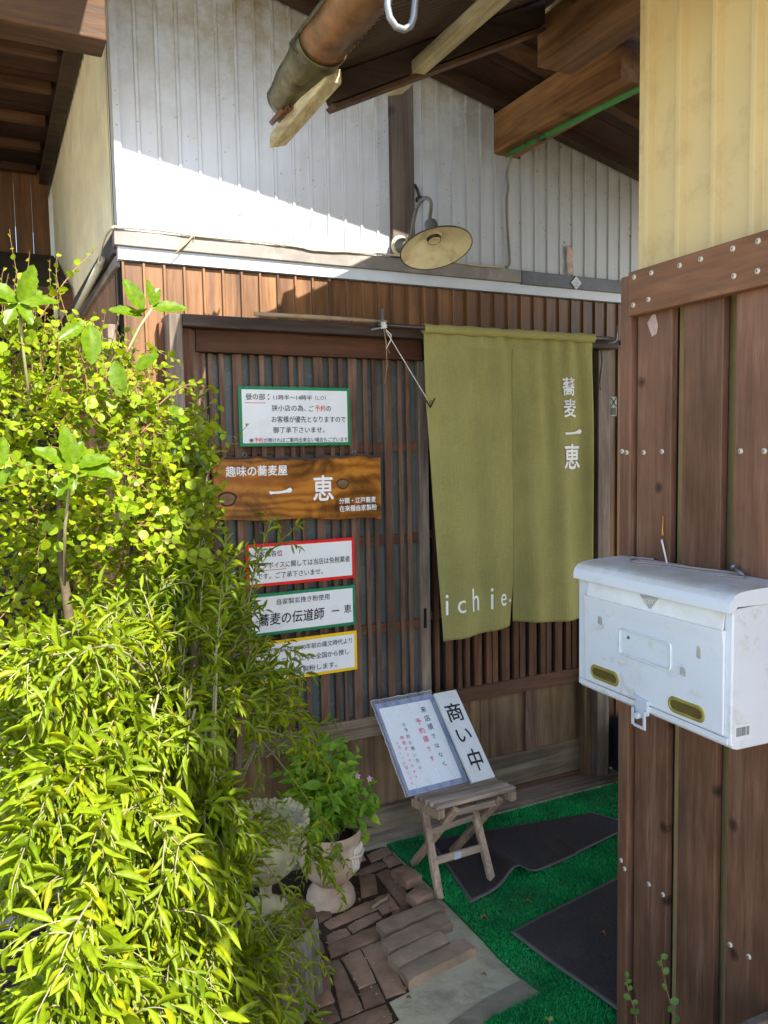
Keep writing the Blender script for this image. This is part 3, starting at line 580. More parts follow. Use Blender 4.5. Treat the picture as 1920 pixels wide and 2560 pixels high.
for bx, ye, ys, zz_ in ((.797, 2.245, 1.98, 2.386), (1.152, 2.195, -.6, 2.572), (1.655, 2.19, -.6, 2.843)):
    m = MB()
    j = lambda s: random.uniform(-s, s)
    sx_, sz_ = (.068, .088) if ys > 0 else (0, 0)
    m.hexa([(bx-.024+sx_, ys, zz_-.020+sz_), (bx+.024+sx_, ys, zz_-.020+sz_), (bx+.022, ye-.02, zz_-.018), (bx-.020, ye+.012, zz_-.021)], [(bx-.024+sx_, ys, zz_+.018+sz_), (bx+.024+sx_, ys, zz_+.018+sz_), (bx+.018, ye+.012, zz_+.017), (bx-.022, ye-.008, zz_+.014)])
    build('roof_batten', m, M_STICK, AX, bevel=.004)
# gutter: half-round trough with hanging mossy end piece
def gut(y0, y1, cx, cz, r, n=16, drop=0, thick=.003, flare=0, steps=8, dx=0):
    m = MB()
    def F(u, v):
        t = PI+PI*u; k = v; y = y0+(y1-y0)*v; rr = r*(1+flare*k)
        wv = .0016*math.sin(v*13+u*9)
        return (cx+dx*k+(rr+wv)*math.cos(t), y, cz-drop*k**1.5+(rr+wv)*math.sin(t))
    m.grid(F, n, steps); return m
GX, GZ, GR = .821, 2.535, .065
m = MB(); m.grid(lambda a_, b_: (.768+.12*a_, 2.12+.10*b_, 2.420+.06*a_+.006*math.cos(a_*2*PI*6)), 48, 6)
o = build('sheet_corner', m, M_RUST, AX, smooth=True); q = o.modifiers.new('t', 'SOLIDIFY'); q.thickness = .003
o = build('gutter', gut(-.7, 2.0, GX, GZ, GR, steps=30), M_GUT, AX, smooth=True); q = o.modifiers.new('t', 'SOLIDIFY'); q.thickness = .004
e = build('gutter_lip', MB().tube([(GX-GR, -.7, GZ), (GX-GR, .8, GZ+.002), (GX-GR, 2.0, GZ)], .006, 8), M_GUTD, o, smooth=True)
e = build('gutter_end', gut(1.94, 2.19, GX, GZ-.002, GR+.004, drop=.045, flare=-.08, steps=14, dx=-.004), M_GUTD, o, smooth=True); q = e.modifiers.new('t', 'SOLIDIFY'); q.thickness = .005
m = MB(); m.tube([(.628, 1.2, 2.34), (.622, 1.2, 2.215), (.626, 1.2, 2.198), (.637, 1.2, 2.186), (.651, 1.2, 2.184), (.664, 1.2, 2.192), (.670, 1.2, 2.206), (.672, 1.2, 2.222), (.690, 1.2, 2.34)], .0058, 10)
build('gutter_hook', m, M_STEEL, AX, smooth=True)
build('eave_beam', MB().box(1.614, 1.752, .6, 2.10, 2.684, 2.826), M_BEAM, AX, bevel=.003)
build('cross_timber', MB().bar((1.70, 1.90, 2.83), (2.7, 1.98, 2.70), .07, .075), M_STICK if False else M_GREYX, AX, bevel=.003)
# ================================================================ brown plank screen on the annex wall
PS = thing('plank_screen', 'brown stained plank screen with a screwed top rail behind the white mailbox', 'fence', tuple(fp(.8, 1.3, 0)))
def screw(parent, a, c, z, nrm=-1):
    global scr
    if 'scr' not in globals():
        ctr = fp(a, c, z); m = MB(); m.lathe([(0.0001, -.0030), (.0026, -.0031), (.0056, -.0022), (.0061, -.0005), (.0061, .002)], ctr, fn, 14)
        s_ = build('screw', m, M_SCREW, parent, smooth=True); s_['o'] = 0; del s_['o']
        me = s_.data; ctr0 = Vector(ctr)
        rc = MB()
        for an in (.4, .4+PI/2):
            dd = fd*math.cos(an)*.0026+Vector((0, 0, 1))*math.sin(an)*.0026
            rc.bar(ctr-dd-fn*.0033, ctr+dd-fn*.0033, .0011, .0007, tuple(fn))
        x_ = build('screw_cross', rc, M_SCREWX, s_); scr = (s_, x_, ctr0, Vector(root_of(parent).location)); return s_
    s_, x_, ctr0, _ = scr; d = fp(a, c, z)-ctr0
    q = s_.copy(); COL.objects.link(q); q.parent = parent; q.location = d+Vector(s_.location)
    r_ = x_.copy(); COL.objects.link(r_); r_.parent = q; r_.location = (0, 0, 0); return q
def fpost(name, m, mat, bev=.002): return build(name, m, mat, PS, bevel=bev)
PLK = [(1.400, 1.511), (1.254, 1.365), (1.095, 1.221), (.950, 1.062), (.80, .915), (.65, .765), (.50, .615), (.35, .465), (.20, .315), (.05, .165), (-.10, .015)]
for a0, a1 in PLK:
    m = MB(); fbox(m, a0, a1, 1.300, 1.318, .012, 1.885); fpost('plank', m, M_PLANK)
m = MB()
for a0, a1 in ((1.417, 1.436), (1.273, 1.292), (1.115, 1.132)): fbox(m, a0, a1, 1.332, 1.3385, .012, 1.83)
struct(fpost('gap_shade_strip', m, M_PLKGAP, 0), 'stuff')  # dark strips standing in for the shadow between the planks
m = MB()
for a, in ((1.3665,), (1.2225,)): pass
m = MB(); fbox(m, 1.497, 1.507, 1.3185, 1.338, .012, 1.83); fpost('side_batten', m, M_PLKGAP, 0)
m = MB(); fbox(m, 1.524, 1.562, 1.290, 1.345, .0, 1.897); o = fpost('corner_post', m, M_PLANK, .004)
m = MB(); fbox(m, -.15, 1.516, 1.274, 1.2995, 1.797, 1.899); rail = fpost('top_rail', m, M_PLANKX, .003)
for a, z in ((1.512,1.884),(1.454,1.882),(1.366,1.880),(1.305,1.880),(1.220,1.882),(1.158,1.882),(1.514,1.821),(1.463,1.825),(1.216,1.828),(1.158,1.826)):
    screw(rail, (a-.0*1)*.981+.011, 1.274, z-.0)
for a, z in ((1.487,1.480),(1.427,1.482),(1.204,1.482),(1.146,1.482),(1.457,.437),(1.409,.436),(1.208,.431),(1.159,.434),(1.04,1.482),(.98,1.482)): screw(PS, a, 1.300, z)
for a, z in ((1.551,1.483),(1.535,1.480),(1.546,.456),(1.533,.440)): screw(PS, a, 1.290, z)
m = MB(); fbox(m, 1.078, 1.100, 1.15, 1.29, .0, .36); tag(build('edging_stake', m, M_GREYZ, None, bevel=.004, loc=tuple(fp(1.09, 1.22, 0))), 'short weathered wooden stake at the foot of the brown plank screen', 'stake')
# ================================================================ OBJECTS ON THE FACADE
X_, Z_ = Vector((1, 0, 0)), Vector((0, 0, 1))
def sign(name, label, x0, z0, x1, z1, border, bw, y=2.700, tilt=0):
    t = thing(name, label, 'sign', ((x0+x1)/2, y, z0))
    m = MB().box(x0, x1, y, y+.006, z0, z1); bd = build('border', m, border, t, bevel=.001)
    f = build('face', MB().box(x0+bw, x1-bw, y-.0015, y-.0002, z0+bw, z1-bw), M_SIGNW, t)
    m = MB()
    for k in (.25, .75): m.tube([(x0+(x1-x0)*k, y+.006, z1-.03), (x0+(x1-x0)*k, 2.7235, z1-.03)], .004, 6)
    build('hanger', m, M_STEEL, t); return t, y-.0016
def txt(t, s, x, z, w, h, mat, y, fat=.006, **k): return lettering(s, (x, y, z), X_, Z_, w, h, mat, t, fat, **k)
# lunch-hours sign (green border)
t, y = sign('notice_sign', 'white sign with green border listing lunch hours, topmost on the lattice door', .795, 1.515, 1.216, 1.724, M_SGREEN, .0115)
txt(t, '昼の部', .820, 1.677, .070, .022, M_INK, y); txt(t, '：', .900, 1.678, .006, .019, M_INK, y); txt(t, '11時半〜14時半', .921, 1.677, .145, .019, M_INK, y)
txt(t, '（L.O）', 1.078, 1.679, .042, .016, M_INK, y, .0); txt(t, '狭小店の為、', .913, 1.638, .128, .022, M_INK, y)
txt(t, 'ご', 1.053, 1.638, .019, .020, M_INK, y); txt(t, '予約', 1.077, 1.638, .040, .022, M_INKR, y, .012); txt(t, 'の', 1.121, 1.639, .018, .018, M_INK, y)
txt(t, 'お客様が優先となりますので', .912, 1.598, .285, .023, M_INK, y); txt(t, '御了承下さいませ。', .916, 1.561, .196, .022, M_INK, y)
txt(t, '※', .828, 1.529, .016, .014, M_INK, y); txt(t, '予約', .847, 1.528, .031, .018, M_INKR, y, .012); txt(t, 'が無ければご案内出来ない場合もございます', .881, 1.528, .322, .017, M_INK, y)
build('underline', MB().box(.817, .892, y-.0006, y, 1.6655, 1.6675), M_INKR, t)
# cedar name board with live edges
t = thing('name_board', 'varnished cedar name board with white characters and two dark knots', 'sign', (1.01, 2.69, 1.24))
m = MB(); top = []; bot = []
for k in range(41):
    u = k/40; x = .691+.639*u
    top.append((x, 1.474+.004*math.sin(u*9)+.003*math.sin(u*31)+random.uniform(-.0008, .0008)))
    bot.append((x+.007*(1-u)*1.0, 1.262-.024*u**1.2+.003*math.sin(u*14+1)+random.uniform(-.0008, .0008)-(.004 if u > .96 else 0)))
poly = [(x, 2.684, z) for x, z in bot]+[(x, 2.684, z) for x, z in reversed(top)]
m.prism(poly, (0, .024, 0)); bo = build('board', m, M_BOARD, t, bevel=.002)
m = MB(); m.prism([(x, 2.682, z-.006+random.uniform(-.0015, .0015)) for x, z in top]+[(x, 2.682, z+.0015) for x, z in reversed(top)], (0, .026, 0)); build('bark_edge', m, M_LINT, t)
for kx, kz, r in ((.740, 1.336, .026), (1.174, 1.373, .020)):
    for i, (rr, mt) in enumerate(((1.25, 'varnished_ring'), (.95, 'knot'))):
        m = MB(); pts = [(kx+rr*r*(1.05+.1*math.sin(3*a))*math.cos(a), 2.6835-.0007*i, kz+rr*r*.8*math.sin(a)) for a in [2*PI*q/22 for q in range(22)]]
        m.prism(pts, (0, .001, 0)); build('knot', m, M_KAM if i == 0 else M_BARK, t)
y = 2.6832
def brush_bar(x0, x1, z, h, y, parent, rise=.18):
    up_, lo_ = [], []
    for k in range(25):
        u_ = k/24; w_ = h*(.36+.30*math.exp(-(u_/.10)**2)+.40*math.exp(-((u_-.90)/.11)**2)); c_ = z+h*rise*(u_-.5)*2-h*.18*math.sin(PI*u_)
        if u_ < .03: w_ *= .45
        if u_ > .96: w_ *= .35
        x_ = x0+(x1-x0)*u_; up_.append((x_, y, c_+w_*.5)); lo_.append((x_+.002, y, c_-w_*.5))
    m_ = MB(); m_.prism(lo_+up_[::-1], (0, .0005, 0)); return build('lettering', m_, M_WPAINT, parent)
lettering('趣味の蕎麦屋', (.737, y, 1.412), X_, Z_, .222, .036, M_WPAINT, t, .035); brush_bar(.890, .974, 1.356, .022, y-.001, t)
lettering('恵', (1.056, y, 1.316), X_, Z_, .079, .090, M_WPAINT, t, .045); lettering('分類・江戸蕎麦', (1.157, y, 1.300), X_, Z_, .150, .021, M_WPAINT, t, .03); lettering('在来種自家製粉', (1.158, y, 1.271), X_, Z_, .152, .022, M_WPAINT, t, .03)
for hx in (.809, 1.226):
    m = MB(); m.tube([(hx+.007*math.sin(a), 2.694, 1.487-.008*math.cos(a)) for a in [2*PI*q/14+.3 for q in range(13)]], .0016, 6); m.tube([(hx, 2.694, 1.479), (hx, 2.694, 1.465)], .0016, 6)
    build('screw_eye', m, M_STEEL, t, smooth=True)
t, y = sign('notice_sign', 'white sign with red border about tax-exempt invoices, half behind leaves', .804, 1.018, 1.222, 1.171, M_SRED, .0115)
txt(t, 'お客様各位', .832, 1.123, .106, .022, M_INK, y); txt(t, 'インボイスに関しては当店は免税業者', .842, 1.081, .360, .023, M_INK, y); txt(t, 'です。ご了承下さいませ。', .842, 1.044, .250, .022, M_INK, y)
build('underline', MB().box(.838, .950, y-.0006, y, 1.0745, 1.0765), M_INKR, t)
t, y = sign('notice_sign', 'white sign with green border and bold black line, below the red-bordered one', .807, .840, 1.222, .992, M_SGREEN, .0115)
txt(t, '自家製玄挽き粉使用', .912, .947, .204, .022, M_INK, y); txt(t, '蕎麦の伝道師', .842, .876, .252, .044, M_INK, y, .030, shear=.08); txt(t, '一', 1.124, .900, .030, .004, M_INK, y, .01); txt(t, '恵', 1.174, .890, .030, .030, M_INK, y, .012)
t, y = sign('notice_sign', 'white sign with yellow border, lowest of the signs on the lattice door', .807, .667, 1.225, .817, M_SYEL, .0115)
txt(t, '一恵の道楽：約9000年前の縄文時代より', .828, .772, .376, .021, M_INK, y); txt(t, '食べられていたソバを全国から捜し', .830, .731, .360, .022, M_INK, y); txt(t, '昔のまま自家製粉します。', .850, .689, .290, .022, M_INK, y)
# ---- noren curtain
t = thing('noren_curtain', 'olive green linen split curtain with white characters hanging in the doorway', 'curtain', (1.9, 2.64, .75))
NY = 2.640
def noren_y(x, z):
    d = 1.948-z
    return NY-.0085*math.sin(x*37+z*2.2+1.3*math.sin(z*2.1))*min(1, d*2.2+.3)-.013*math.sin(x*12+1+z*1.1)*min(1, d)-.005*math.sin(x*71+z*5)*math.exp(-d*2.2)-.0025*math.sin(x*90)*math.exp(-((z-1.93)/.06)**2)-.011*min(1, d*3)*(1-math.exp(-d*2))
def panel(name, xl, xr, zb):
    m = MB()
    def F(u, v):
        z = 1.950-(1.950-zb(u))*v; a = xl(z); b = xr(z); x = a+(b-a)*u
        p = noren_y(x, z)
        if name == 'left_panel' : p -= .010*math.exp(-((x-(a+.12*(1.2)))/.02)**2)*math.exp(-((z-1.72)/.14)**2)
        return (x, p, z)
    m.grid(F, 70, 110); o = build('curtain_panel', m, M_CLOTH, t, smooth=True); q = o.modifiers.new('t', 'SOLIDIFY'); q.thickness = .0016; return o
lx = lambda z: 1.494+(0 if z > 1.68 else .065*((1.68-z)/.93)**1.05)
panel('left_panel', lx, lambda z: 1.9015-(.0 if z > .95 else .018*(.95-z)/.2), lambda u: .748+.006*u+.016*u**4)
panel('right_panel', lambda z: 1.9035-(.002 if z < 1.67 else 0), lambda z: 2.312+.006*(1.95-z), lambda u: .786-.03*u-.008*math.sin(PI*u))
m = MB()
def sleeve(u, v):
    a = 2*PI*v; x = 1.492+.822*u; r = .0155+.0015*math.sin(x*60)+.001*math.sin(x*23)
    return (x, 2.632+r*math.sin(a), 1.9475+r*1.0*math.cos(a)-.002*(1-math.cos(a)))
m.grid(sleeve, 90, 12); build('hem_sleeve', m, M_CLOTH, t, smooth=True)
m = MB(); m.grid(lambda u, v: (1.495+.817*u, noren_y(1.495+.817*u, 1.93-.055*v)-.0022, 1.935-.050*v), 90, 5); build('top_hem', m, M_CLOTH, t, smooth=True)
def cloth_text(s, x, z, w, h, fat):
    o = lettering(s, (x, 2.60, z), X_, Z_, w, h, M_WPAINT, t, fat, lift=0)
    L = Vector(t.location)
    for v in o.data.vertices:
        wx, wz = v.co.x+L.x, v.co.z+L.z; v.co.y = noren_y(wx, wz)-.0035-L.y
for s, x, z, w, h in (('蕎', 2.150, 1.706, .066, .073), ('麦', 2.155, 1.617, .070, .073), ('恵', 2.152, 1.402, .098, .102)): cloth_text(s, x, z, w, h, .045)
brush_bar(2.149, 2.245, 1.554, .024, noren_y(2.2, 1.554)-.006, t)
for s, x, z, w, h in (('i', 1.571, .850, .013, .080), ('c', 1.622, .852, .038, .050), ('h', 1.702, .848, .037, .092), ('i', 1.790, .848, .012, .086), ('e', 1.836, .856, .030, .050), ('.', 1.881, .868, .010, .012)): cloth_text(s, x, z, w, h, .0)
tag(build('curtain_pole', MB().tube([(1.30, 2.632, 1.948), (2.415, 2.632, 1.948)], .0085, 12), M_BAMD, None, smooth=True, loc=(1.85, 2.632, 1.948)), 'dark smoked bamboo pole carrying the green curtain', 'pole')
m = MB().tube([(.842, 2.64, 1.962), (1.02, 2.638, 1.9625), (1.024, 2.638, 1.9625), (1.16, 2.637, 1.963), (1.34, 2.634, 1.961)], [.0075, .0072, .0085, .0072, .0066], 10)
for bx in (.99, 1.21): m.tube([(bx-.002, 2.638, 1.9625), (bx, 2.638, 1.9625), (bx+.002, 2.638, 1.9625)], [.0072, .0096, .0072], 10)
tag(build('bamboo_cane', m, M_BAM, None, smooth=True, loc=(1.1, 2.638, 1.962)), 'thin dry bamboo cane lying along the dark lintel', 'cane')
for hx, nm in ((1.318, 'left'), (2.432, 'right')):
    m = MB().tube([(hx-.045, 2.625, 1.928), (hx-.012, 2.622, 1.935), (hx, 2.622, 1.945), (hx, 2.622, 2.005)], .0042, 8)
    tag(build('hook', m, M_STEEL, None, smooth=True, loc=(hx, 2.63, 1.95)), 'galvanised angle hook at the string-tied end of the curtain pole' if nm == 'left' else 'galvanised angle hook at the far right end of the curtain pole', 'hook')
t = thing('tie_string', 'taut white string running from the pole hook to a small peg at the curtain edge', 'string', (1.33, 2.62, 1.93))
m = MB().tube([(1.330, 2.618, 1.925), (1.484, 2.60, 1.685)], .0017, 6)
for k in range(10):
    a = random.uniform(0, 6); m.tube([(1.318+random.uniform(-.012, .012), 2.612+random.uniform(-.008, .006), 1.945+random.uniform(-.014, .012)) for _ in range(4)], .0018, 5)
m.tube([(1.325, 2.612, 1.93), (1.346, 2.61, 1.912), (1.343, 2.61, 1.89), (1.325, 2.61, 1.862)], .0017, 6)
build('cord', m, M_STRING, t, smooth=True)
m = MB().tube([(1.317, 2.614, 1.94), (1.325, 2.612, 1.89), (1.333, 2.62, 1.80), (1.340, 2.66, 1.74)], .0013, 5).tube([(1.317, 2.614, 1.94), (1.332, 2.612, 1.86), (1.342, 2.614, 1.845)], .0011, 5)
build('straw', m, M_STRAW, t, smooth=True)
m = MB().bar((1.480, 2.596, 1.676), (1.496, 2.592, 1.650), .008, .004).bar((1.515, 2.590, 1.684), (1.494, 2.592, 1.648), .008, .004).tube([(1.498+.006*math.cos(a), 2.590, 1.668+.006*math.sin(a)) for a in [2*PI*q/12 for q in range(12)]], .0015, 6)
build('clothes_peg', m, M_BAMD, t)
m = MB().tube([(2.405, 2.690, 1.935), (2.409, 2.685, 1.86), (2.398, 2.682, 1.80), (2.395, 2.684, 1.775)], [.004, .005, .006, .004], 8).tube([(2.395, 2.684, 1.775), (2.395, 2.68, 1.735)], .0035, 6)
tag(build('hanging_tag', m, M_GCABLE, None, smooth=True, loc=(2.4, 2.69, 1.93)), 'thin grey strap dangling on the right door post beside the curtain', 'strap')
t = thing('door_latch', 'small pale rectangular latch plate on the brown boards right of the door', 'latch', (2.54, 2.74, 1.64))
build('plate', MB().box(2.508, 2.545, 2.742, 2.752, 1.627, 1.712), M_MGREY, t, bevel=.002)
m = MB().box(2.511, 2.540, 2.740, 2.7418, 1.631, 1.664); m.bar((2.511, 2.741, 1.707), (2.541, 2.741, 1.670), .006, .002, (0, -1, 0)).bar((2.541, 2.741, 1.707), (2.511, 2.741, 1.670), .006, .002, (0, -1, 0)); build('catch', m, M_BLACK, t)
tag(build('dark_pipe', MB().tube([(2.45, 2.70, 1.945), (3.2, 2.70, 1.945)], .010, 10), M_BAMD, None, smooth=True, loc=(2.8, 2.7, 1.945)), 'thin dark pipe on the brown boards right of the curtain', 'pipe')
# ---- diamond plaque and paper tag on the flashing
t = thing('diamond_plaque', 'small white diamond plaque on the dark flashing above the curtain', 'plaque', (2.275, 2.69, 2.19))
cx, cz = 2.303, 2.192
build('plate', MB().prism([(cx-.028, 2.729, cz), (cx, 2.729, cz-.028), (cx+.028, 2.729, cz), (cx, 2.729, cz+.028)], (0, .006, 0)), M_WHITE, t)
for s, z, w in (('★★★', cz+.010, .014), ('FIRE', cz-.003, .026), ('SAFE', cz-.016, .018)):
    if s[0] == '★': m = MB(); [m.box(cx-.008+k*.006, cx-.004+k*.006, 2.7283, 2.7288, z, z+.003) for k in range(3)]; build('print', m, M_MGREY, t)
    else: m = MB(); [m.box(cx-w/2+k*w/6, cx-w/2+k*w/6+w/9, 2.7283, 2.7288, z, z+.006) for k in range(6)]; build('print', m, M_MGREY, t)
m = MB(); m.grid(lambda u, v: (2.258+.032*u+.004*v, D-.012-.003*math.sin(v*9), 2.345-.115*v), 4, 10)
tag(build('paper_tag', m, M_TAPE, None, smooth=True, loc=(2.27, D, 2.3)), 'torn strip of pinkish white paper stuck on the siding above the diamond plaque', 'paper')
# ---- barn lamp
t = thing('wall_lamp', 'gooseneck wall lamp with an aged enamel dish shade above the doors', 'lamp', (1.455, 2.72, 2.27))
pc = Vector((1.452, 2.724, 2.262))
build('wall_plate', MB().lathe([(.0001, -.005), (.036, -.006), (.040, -.002), (.040, .002)], pc, (0, 1, 0), 28), M_LAMPI, t, smooth=True, auto=True)
build('mount', MB().lathe([(.0001, -.034), (.012, -.034), (.020, -.028), (.029, -.012), (.030, -.004)], pc, (0, 1, 0), 24), M_LAMPD, t, smooth=True, auto=True)
for a in (80, 200, 320): build('screw', MB().lathe([(.0001, -.010), (.004, -.009), (.005, -.006)], pc+Vector((.031*math.cos(math.radians(a)), 0, .031*math.sin(math.radians(a)))), (0, 1, 0), 10), M_SCREW, t, smooth=True)
n_ = Vector((.0, -.36, -.93)).normalized(); rc_ = Vector((1.446, 2.45, 2.190))
apex = rc_-n_*.062
arm = [pc+Vector((0, -.03, 0)), pc+Vector((.004, -.07, .002)), Vector((1.432, 2.60, 2.275)), Vector((1.420, 2.555, 2.325)), Vector((1.416, 2.515, 2.358)), Vector((1.420, 2.475, 2.366)), Vector((1.430, 2.455, 2.345)), apex-n_*.055, apex-n_*.03]
def smooth_path(p, k=6):
    out = []
    for i in range(len(p)-1):
        p0 = p[max(i-1, 0)]; p1 = p[i]; p2 = p[i+1]; p3 = p[min(i+2, len(p)-1)]
        for j in range(k):
            s = j/k; out.append(.5*((2*p1)+(p2-p0)*s+(2*p0-5*p1+4*p2-p3)*s*s+(3*p1-p0-3*p2+p3)*s**3))
    out.append(p[-1]); return out
build('arm', MB().tube(smooth_path(arm), .0068, 10), M_LAMPD, t, smooth=True)
build('arm_collar', MB().tube([pc+Vector((0, -.034, 0)), pc+Vector((.001, -.046, .001))], .011, 12), M_LAMPI, t, smooth=True)
build('cap', MB().lathe([(.0085, -.052), (.020, -.048), (.0235, -.040), (.0245, -.005), (.026, .004)], apex, n_, 24), M_LAMPD, t, smooth=True, auto=True)
prof = [(.022, .0), (.030, .004), (.055, .017), (.092, .038), (.121, .057), (.1265, .0600)]
sh = build('shade', MB().lathe(prof, apex, n_, 56), M_LAMPD, t, smooth=True)
build('shade_inside', MB().lathe([(.0001, .0035)]+[(r-.001, h+.0030) for r, h in prof[:-1]]+[(.1255, .0612)], apex, n_, 56), M_LAMPI, sh, smooth=True)
m = MB().lathe([(.1255, .0580), (.1285, .0590), (.1290, .0620), (.1255, .0630)], apex, n_, 56); build('rim', m, M_RIM, sh, smooth=True)
build('socket', MB().lathe([(.030, .006), (.029, .014), (.0225, .018), (.0215, .030), (.0165, .031), (.0150, .012), (.0001, .011)], apex, n_, 28), M_LAMPI, t, smooth=True, auto=True)
build('socket_well', MB().lathe([(.0215, .0302), (.0235, .0302), (.0245, .020), (.026, .0195)], apex, n_, 28), M_RIM, t, smooth=True)
m = MB().tube([(1.523, 2.735, 2.50), (1.528, 2.722, 2.475), (1.533, 2.718, 2.452)], .006, 8).lathe([(.0001, -.016), (.012, -.012), (.013, .006), (.009, .012), (.0001, .012)], (1.533, 2.722, 2.443), (0, 1, 0), 16)
tag(build('bell_push', m, M_BLACK, None, smooth=True, loc=(1.53, 2.74, 2.45)), 'small black insulator knob on the wall post above the lamp', 'insulator')
# ---- cables
def wavy(p, amp, seed, k=8):
    random.seed(seed); q = smooth_path([Vector(a) for a in p], k); return [a+Vector((random.uniform(-amp, amp)*.4, random.uniform(-amp, 0)*.5, random.uniform(-amp, amp))) for a in q]
tag(build('cable', MB().tube(wavy([(.408, 2.729, 2.226), (.55, 2.729, 2.229), (.71, 2.729, 2.223), (.86, 2.729, 2.227), (1.0, 2.730, 2.224), (1.12, 2.729, 2.217), (1.24, 2.730, 2.223), (1.37, 2.730, 2.227), (1.5, 2.718, 2.225), (1.68, 2.730, 2.227), (1.80, 2.730, 2.223), (1.93, 2.730, 2.226)], .0012, 3), .0042, 8), M_CABLE, None, smooth=True, loc=(1, 2.69, 2.22)), 'beige cable sagging along the top of the flashing', 'cable')
tag(build('cable', MB().tube(wavy([(1.952, 2.70, 2.672), (1.950, 2.735, 2.60), (1.957, 2.737, 2.545), (1.946, 2.735, 2.49), (1.950, 2.736, 2.40), (1.958, 2.734, 2.30), (1.956, 2.730, 2.24), (1.935, 2.73, 2.227)], .0008, 4), .0048, 8), M_GCABLE, None, smooth=True, loc=(1.95, 2.73, 2.4)), 'grey cable dropping down the siding from the green pole', 'cable')
tag(build('twine', MB().tube([(.668, 2.728, 2.227), (.64, 2.724, 2.195), (.600, 2.722, 2.155)], .0028, 6).tube([(.668, 2.726, 2.210), (.668, 2.726, 2.236)], .0018, 5), M_STRAW, None, smooth=True, loc=(.65, 2.69, 2.2)), 'loose end of straw twine hanging over the white band', 'twine')
tag(build('cable', MB().tube(smooth_path([Vector(a) for a in [(.404, 2.70, 2.216), (.395, 2.78, 2.213), (.388, 2.84, 2.19), (.385, 2.90, 2.155)]]), .0042, 8), M_CABLE, None, smooth=True, loc=(.39, 2.8, 2.2)), 'short beige cable turning round the corner into the grey conduit', 'cable')
tag(build('conduit', MB().tube([(.392, 2.97, 2.150), (.392, 3.9, 2.115)], .013, 12).tube([(.395, 2.915, 2.163), (.395, 2.965, 2.155)], .011, 12), M_GREYG, None, smooth=True, loc=(.39, 3.4, 2.13)), 'grey-green conduit pipe along the side flashing', 'pipe')
t = thing('green_pole', 'shiny green plastic pole held under the heavy tie beam', 'pole', (1.95, 2.3, 2.66))
build('tube', MB().tube([(1.929, 2.70, 2.660), (1.990, 1.9, 2.660), (2.05, 1.2, 2.66)], .0105, 12), M_GREEN, t, smooth=True)
m = MB().tube([(1.918, 2.50, 2.685), (1.917, 2.50, 2.668), (1.922, 2.50, 2.648), (1.940, 2.50, 2.642), (1.956, 2.50, 2.650), (1.960, 2.50, 2.675)], .0045, 6); build('clamp', m, M_RIM, t, smooth=True)
# ================================================================ MAILBOX
MC = 1.16     # distance of its front from the annex axis
MB_ = thing('mailbox', 'weathered white steel mailbox with two brass windows on the brown plank screen', 'mailbox', tuple(fp(1.32, 1.23, .93)))
def mp(a, c, z): return fp(a, c, z)
A0, A1 = 1.083, 1.545
def side_prof(off=0):
    p = [(1.295, .925), (1.172, .925), (1.163, .929), (1.158, .938), (1.157, .950), (1.157, 1.180), (1.157, 1.190), (1.295, 1.19)]
    return p
m = MB(); p = [(1.298, .922), (1.176, .922), (1.166, .925), (1.160, .932), (1.158, .944), (1.158, 1.192), (1.298, 1.200)]
m.prism([mp(A0, c, z) for c, z in p], fd*(A1-A0)); build('body', m, M_MBOX, MB_, bevel=.003)
# lid: rounded front hood
m = MB(); hood = [(1.298, 1.230), (1.20, 1.2265), (1.172, 1.224), (1.158, 1.219), (1.148, 1.209), (1.145, 1.199), (1.145, 1.186), (1.150, 1.186), (1.151, 1.198), (1.155, 1.206), (1.162, 1.212), (1.175, 1.216), (1.298, 1.222)]
n = len(hood); vs = [mp(A0-.004, c, z) for c, z in hood]+[mp(A1+.003, c, z) for c, z in hood]
m.add(vs, [(k, (k+1) % n, n+(k+1) % n, n+k) for k in range(n)]); build('lid', m, M_MBOX, MB_, smooth=True, auto=True)
for a in (A0-.004, A1+.001):
    m = MB(); m.prism([mp(a, c, z) for c, z in [(1.298, 1.196), (1.298, 1.2295), (1.20, 1.226), (1.172, 1.2235), (1.158, 1.2185), (1.1485, 1.2085), (1.1455, 1.199), (1.1455, 1.186), (1.158, 1.186), (1.165, 1.196)]], fd*.0035); build('lid_end', m, M_MBOX, MB_, bevel=.001)
# slot flap and the door
m = MB(); m.prism([mp(1.100, 1.1565, 1.187), mp(1.100, 1.1500, 1.150), mp(1.100, 1.1535, 1.150), mp(1.100, 1.158, 1.187)], fd*.405); build('flap', m, M_GREYG if False else M_WBOARD, MB_, bevel=.001)
m = MB(); def_ = [(1.1575, .948), (1.1535, .948), (1.1515, 1.120), (1.148, 1.150), (1.158, 1.150)]
m.prism([mp(1.098, c, z) for c, z in def_], fd*.418); build('door', m, M_MBOX, MB_, bevel=.002)
m = MB(); m.prism([mp(1.088, c, z) for c, z in [(1.158, .9335), (1.154, .9335), (1.153, .946), (1.158, .946)]], fd*.45); build('bottom_rail', m, M_MBOX, MB_, bevel=.001)
NF = -fn
